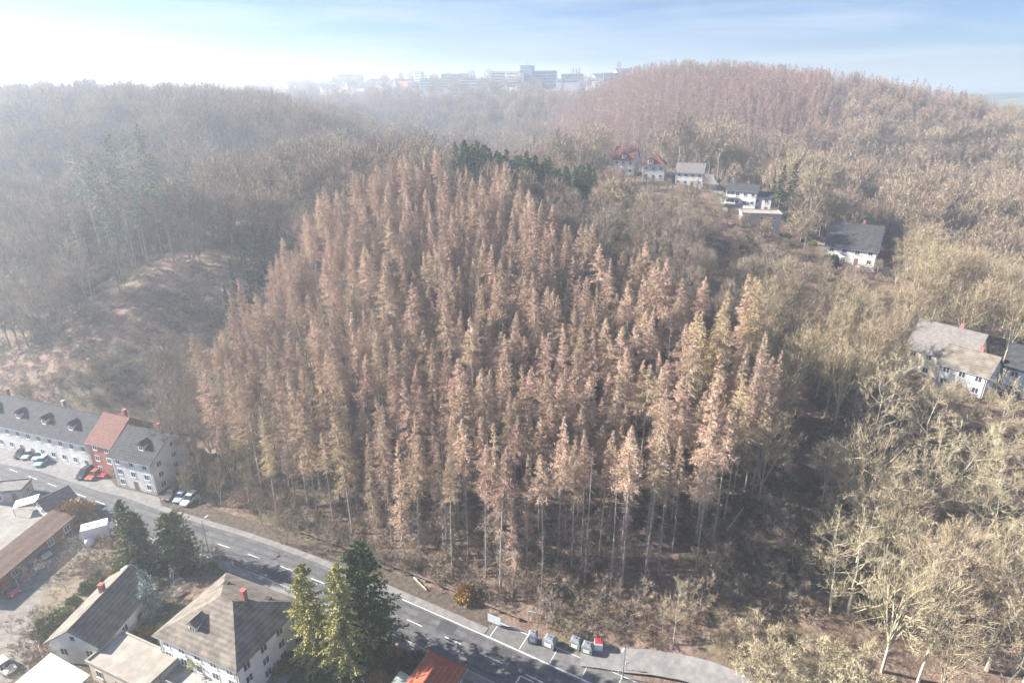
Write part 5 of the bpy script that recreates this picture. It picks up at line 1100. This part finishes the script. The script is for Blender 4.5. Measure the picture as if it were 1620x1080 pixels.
x, y = g0(322, 1078); plant('conifer_tree', yg, x, y, 1, 'small bright yellow-green conifer in the garden at the lower edge', 'tree', z=0)
def shrub(seed, m, Rr=1.4, Hh=1.7, n=1600):
    r = np.random.RandomState(seed); t = TB(r); d = unit(r.normal(size=(n, 3))); d[:, 2] = abs(d[:, 2]); k = r.uniform(.35, 1, n) ** .5 * (1 + .22 * np.sin(d[:, 0] * 5 + seed) * np.cos(d[:, 1] * 4))
    p = d * k[:, None] * np.array([Rr, Rr, Hh]); t.diamonds(p, unit(d + r.normal(0, .6, (n, 3))), r.uniform(.2, .42, n), np.full(n, .18)); return t.mesh('foliage', m)
sh = {k: shrub(5 + i, M[k]) for i, k in enumerate(('needle_dark', 'needle_mid', 'leaf_ochre', 'needle_yellow'))}
sb = [('needle_dark', 655, 1058, 1.5, 'round dark evergreen bush beside the red tiled roof'), ('needle_mid', 76, 998, 1.45, 'largest green garden bush in the row along the tan-roofed house'), ('needle_mid', 100, 978, 1.1, 'dark green bush second from the front in the garden row'),
      ('needle_mid', 117, 955, .8, 'small upright green bush in the garden row'), ('needle_mid', 141, 932, 1.0, 'green bush behind the twiggy shrub in the garden row'), ('needle_mid', 152, 918, .8, 'rearmost green bush of the garden row'),
      ('needle_dark', 268, 898, 1.1, 'dark rounded bush at the foot of the rounded conifer'), ('needle_mid', 200, 903, 1.3, 'green bush left of the dark pointed conifers'), ('leaf_ochre', 228, 1008, 1.1, 'ochre-brown leafy bush below the blue spruce'), ('leaf_ochre', 268, 1020, 1.2, 'golden-brown hedge bush at the garden corner'),
      ('leaf_ochre', 740, 945, 1.4, 'rusty-leaved bush at the forest edge above the road'), ('needle_mid', 282, 1062, 1.4, 'green bush at the lower garden edge beside the yellow-green conifer'), ('needle_mid', 360, 1075, 1.3, 'dark green hedge bush below the large hip-roofed house'),
      ('leaf_ochre', 120, 822, 2.3, 'large olive-brown bush beside the small white-gabled shed'), ('leaf_ochre', 102, 828, 1.7, 'olive-brown bush left of the large one beside the shed'), ('needle_yellow', 255, 1000, .9, 'yellowish bush under the blue spruce'), ('needle_mid', 300, 1040, .9, 'small clipped green bush near the golden hedge')]
for k, px, py, s, lab in sb:
    x, y = g0(px, py); z = H(x, y); link('garden_bush' if px != 740 else 'forest_bush', sh[k], None, (x, y, z), (0, 0, random.uniform(0, 6)), label=lab, cat='bush').scale = (s, s, s)
for i, (px, Y, s) in enumerate(((1318, 182, 1.7), (1285, 196, 1.2), (1240, 205, 1.3), (1160, 262, 1.2), (1140, 268, 1.1), (1185, 268, 1.3), (1272, 200, 1.4))):
    x = (px - 810) / 990 * Y / .985; link('garden_bush', sh['needle_mid' if i % 2 else 'needle_dark'], None, (x, Y, H(x, Y)), (0, 0, i), label='rounded evergreen bush in the gardens of the hillside houses', cat='bush', group='bushes in the hillside gardens').scale = (s, s, s)
# bare bushes and small trees near the road
G5 = 'tan bare trees at the road edge left of the larches'
for px, py, s in ((292, 742, .62), (268, 700, .62), (322, 770, .66), (350, 800, .6), (300, 790, .5), (335, 730, .75), (370, 770, .72), (395, 800, .62), (285, 655, .7), (310, 690, .8), (415, 830, .5), (350, 700, .75), (400, 760, .7), (440, 830, .45)):
    x, y = gp(px, py, 0); d = road_d(x, y)[0]
    for q in range(6):
        z = H(x, y); x, y = gp(px, py, z)
    plant('bare_tree', V['bare_tan'][random.randrange(3)], x, y, s, 'bushy tan bare tree rising beside the road left of the larch stand', 'tree', G5, z=z - .3, sxy=s * 1.25)
for px, py in ((120, 895), (135, 908), (160, 890), (150, 915), (90, 950), (105, 935), (75, 975), (60, 1000), (40, 1040), (20, 1075), (55, 1065), (170, 870), (130, 860), (110, 868), (10, 940), (48, 915), (75, 905), (200, 1000), (215, 985), (240, 1050), (222, 1065), (300, 1000), (310, 880), (345, 885), (15, 1000), (165, 930), (255, 955)):
    x, y = g0(px, py); v_ = V['bramble'] if random.random() < .6 else V['sapling']; k_ = random.uniform(.9, 1.7) if v_ is V['bramble'] else random.uniform(.3, .5)
    plant('garden_shrub', v_[random.randrange(2)], x, y, k_, 'leafless brown shrub in the gardens and meadow at the lower left', 'shrub', 'leafless shrubs in the lower left gardens', z=0)
for i, (px, py, s_) in enumerate(((230, 905, 1.2), (245, 925, .9), (185, 905, .9), (297, 905, .9), (262, 990, 1.0), (285, 1052, 1.2), (300, 1075, 1.2), (340, 1050, .9), (440, 1060, 1.1), (460, 1045, .9), (480, 1060, 1.0), (620, 1040, 1.1), (625, 1052, .9), (640, 1066, .9), (600, 1075, 1.0), (122, 1020, .8), (335, 897, .7))):
    x, y = g0(px, py); o_ = link('garden_bush', sh[('needle_dark', 'needle_mid', 'leaf_ochre')[i % 3]], None, (x, y, 0), (0, 0, i * 1.3), label='low %s bush filling the gardens along the road' % ('dark green', 'mid green', 'ochre brown')[i % 3], cat='bush', group='low %s bushes in the roadside gardens' % ('dark green', 'mid green', 'ochre brown')[i % 3]); o_.scale = (s_, s_, s_ * .8)
G6 = 'thin bare saplings at the forest foot'
for px, py in ((560, 880), (600, 895), (640, 900), (700, 925), (670, 880), (760, 940), (810, 950), (830, 900), (850, 960), (880, 930), (910, 965), (930, 905), (960, 950), (990, 990), (1020, 960), (985, 900), (1130, 900), (1160, 950), (1100, 980), (1200, 900), (1240, 860), (480, 850), (450, 860), (520, 880), (1180, 1010), (1240, 960), (1120, 930), (1215, 840), (1260, 900), (870, 990), (940, 985), (1285, 820)):
    x, y = gp(px, py, 0)
    for q in range(8): z = H(x, y); x, y = gp(px, py, z)
    plant('bare_sapling', V['sapling'][random.randrange(2)], x, y, random.uniform(.7, 1.25), 'thin bare sapling in the brown undergrowth near ' + near2(px, py), 'tree', 'bare saplings near ' + near2(px, py), z=z - .1)
for i, (px, py, s, lab) in enumerate(((1207, 1096, 1.0, 'round pale-twigged bare tree at the lower edge beside the path'), (1322, 1120, .95, 'round pale-twigged bare tree at the lower edge right of its twin'), (1065, 1020, 1.0, 'lone pale bare tree with a forked crown at the forest foot'), (1048, 1005, .7, 'slim bare tree beside the lone forked one at the forest foot'))):
    x, y = gp(px, py, 0)
    for q in range(8): z = H(x, y); x, y = gp(px, py, z)
    if i < 2: plant('bare_tree', V['bush'][i], x, y, s * 1.15, lab, 'tree', z=z - .2)
    else: plant('bare_tree', V['bare_near'][1], x, y, s * .62, lab, 'tree', z=z - .2, sxy=s * .62)
G7 = 'large pale bare trees leaning over the lower right corner'
for px, py, s in ((1395, 1062, .98), (1452, 1078, 1.0), (1313, 968, .85), (1390, 890, .95), (1350, 905, .8), (1500, 1010, .95), (1560, 1060, 1.0), (1600, 960, 1.0), (1545, 900, .95), (1460, 950, .85), (1620, 1080, .95), (1440, 850, .9), (1560, 1130, .9), (1480, 1120, .8), (1640, 1150, .95), (1345, 830, .85), (1300, 860, .6)):
    x, y = gp(px, py, 0)
    for q in range(8): z = H(x, y); x, y = gp(px, py, z)
    plant('bare_tree', V[random.choice(('bare_near', 'bare_near', 'bare_fan'))][random.randrange(3)], x, y, s, 'large pale yellow bare tree with spreading branches near ' + near2(px, py), 'tree', 'spreading pale trees near ' + near2(px, py), z=z - .3)
for px, py, Y, sc_, lab in ((1285, 352, 226, 1.45, 'tallest bare tree with a pale conical crown beside the dark conifers'), (1352, 362, 225, .75, 'low spreading bare tree right of the tall conical one'), (1318, 345, 232, 1.0, 'grey bare tree behind the tall conical one')):
    x, y, _ = at(px, py, Y); plant('bare_tree', V['bare_tan' if sc_ > 1.2 else 'bare'][1 if sc_ > 1.2 else 0], x, y, sc_, lab, 'tree', z=H(x, y) - .3, sxy=min(1.3, sc_))
G8 = 'dark bare trees along the misty left ridge'
for px, Y, hh_ in ((330, 330, 20), (352, 326, 22), (372, 322, 24), (398, 318, 21), (425, 312, 27), (432, 310, 25), (445, 312, 22), (470, 306, 19), (300, 335, 18), (275, 338, 20), (245, 340, 17), (215, 344, 18), (520, 262, 20), (538, 250, 22), (500, 270, 17), (410, 316, 20), (385, 320, 23), (180, 348, 18), (150, 350, 19), (355, 318, 19), (320, 325, 22)):
    x = (px - 810) / 990 * Y / 1.03; plant('bare_tree', V['slim'][random.randrange(2)], x, Y, hh_ / 24, 'dark slender bare tree silhouetted on the misty left ridge', 'tree', G8, z=H(x, Y) - .3, sxy=1.0)
# brambles: two that can be told apart, the rest as undergrowth
bs = []
for k, (px, py, lab) in enumerate(((905, 1000, 'tangled grey bramble at the forest foot above the containers'), (1150, 1030, 'tangled reddish bramble beside the small path'))):
    x, y = gp(px, py, 0)
    for q in range(8): z = H(x, y); x, y = gp(px, py, z)
    bs.append(list(plant('bramble_bush', V['bramble'][k], x, y, 1, lab, 'bush', z=z).children))
up = []
for x, y, z, d in vals(grid(-150, 110, 68, 215, 2.2, seed=31)):
    bx, by = proj(x, y, z)
    if d < 8.6 or by > 1120 or bx < -60 or bx > 1680: continue
    if bx < 275 and d < 28 and by > 640: continue
    if math.hypot(x - 20, y - 66) < 12 and by > 1020: continue
    if random.random() < (.75 if inpoly(bx, by, CLEAR) or d < 20 else .4): up.append((x, y, z - .05, random.uniform(.5, 1.15), int(random.random() < .4)))
scatter('undergrowth', 'brown brambles and twiggy undergrowth covering the forest floor and the clearing', up, bs)
print('undergrowth', len(up))
# ------------------------------------------------------------------ haze
hz = MB(); hz.box(-9500, 9500, -120, 5400, -1.2, 123)
hm = bpy.data.materials.new('haze'); hm.use_nodes = True; t = hm.node_tree; t.nodes.clear(); o_ = t.nodes.new('ShaderNodeOutputMaterial'); pv = t.nodes.new('ShaderNodeVolumePrincipled')
pv.inputs['Color'].default_value = (.76, .88, 1, 1); pv.inputs['Density'].default_value = HAZE = .0007; pv.inputs['Anisotropy'].default_value = .44
t.links.new(pv.outputs[0], o_.inputs['Volume']); hz.build('haze', hm, kind='stuff', label='thin bright winter haze over the valley')
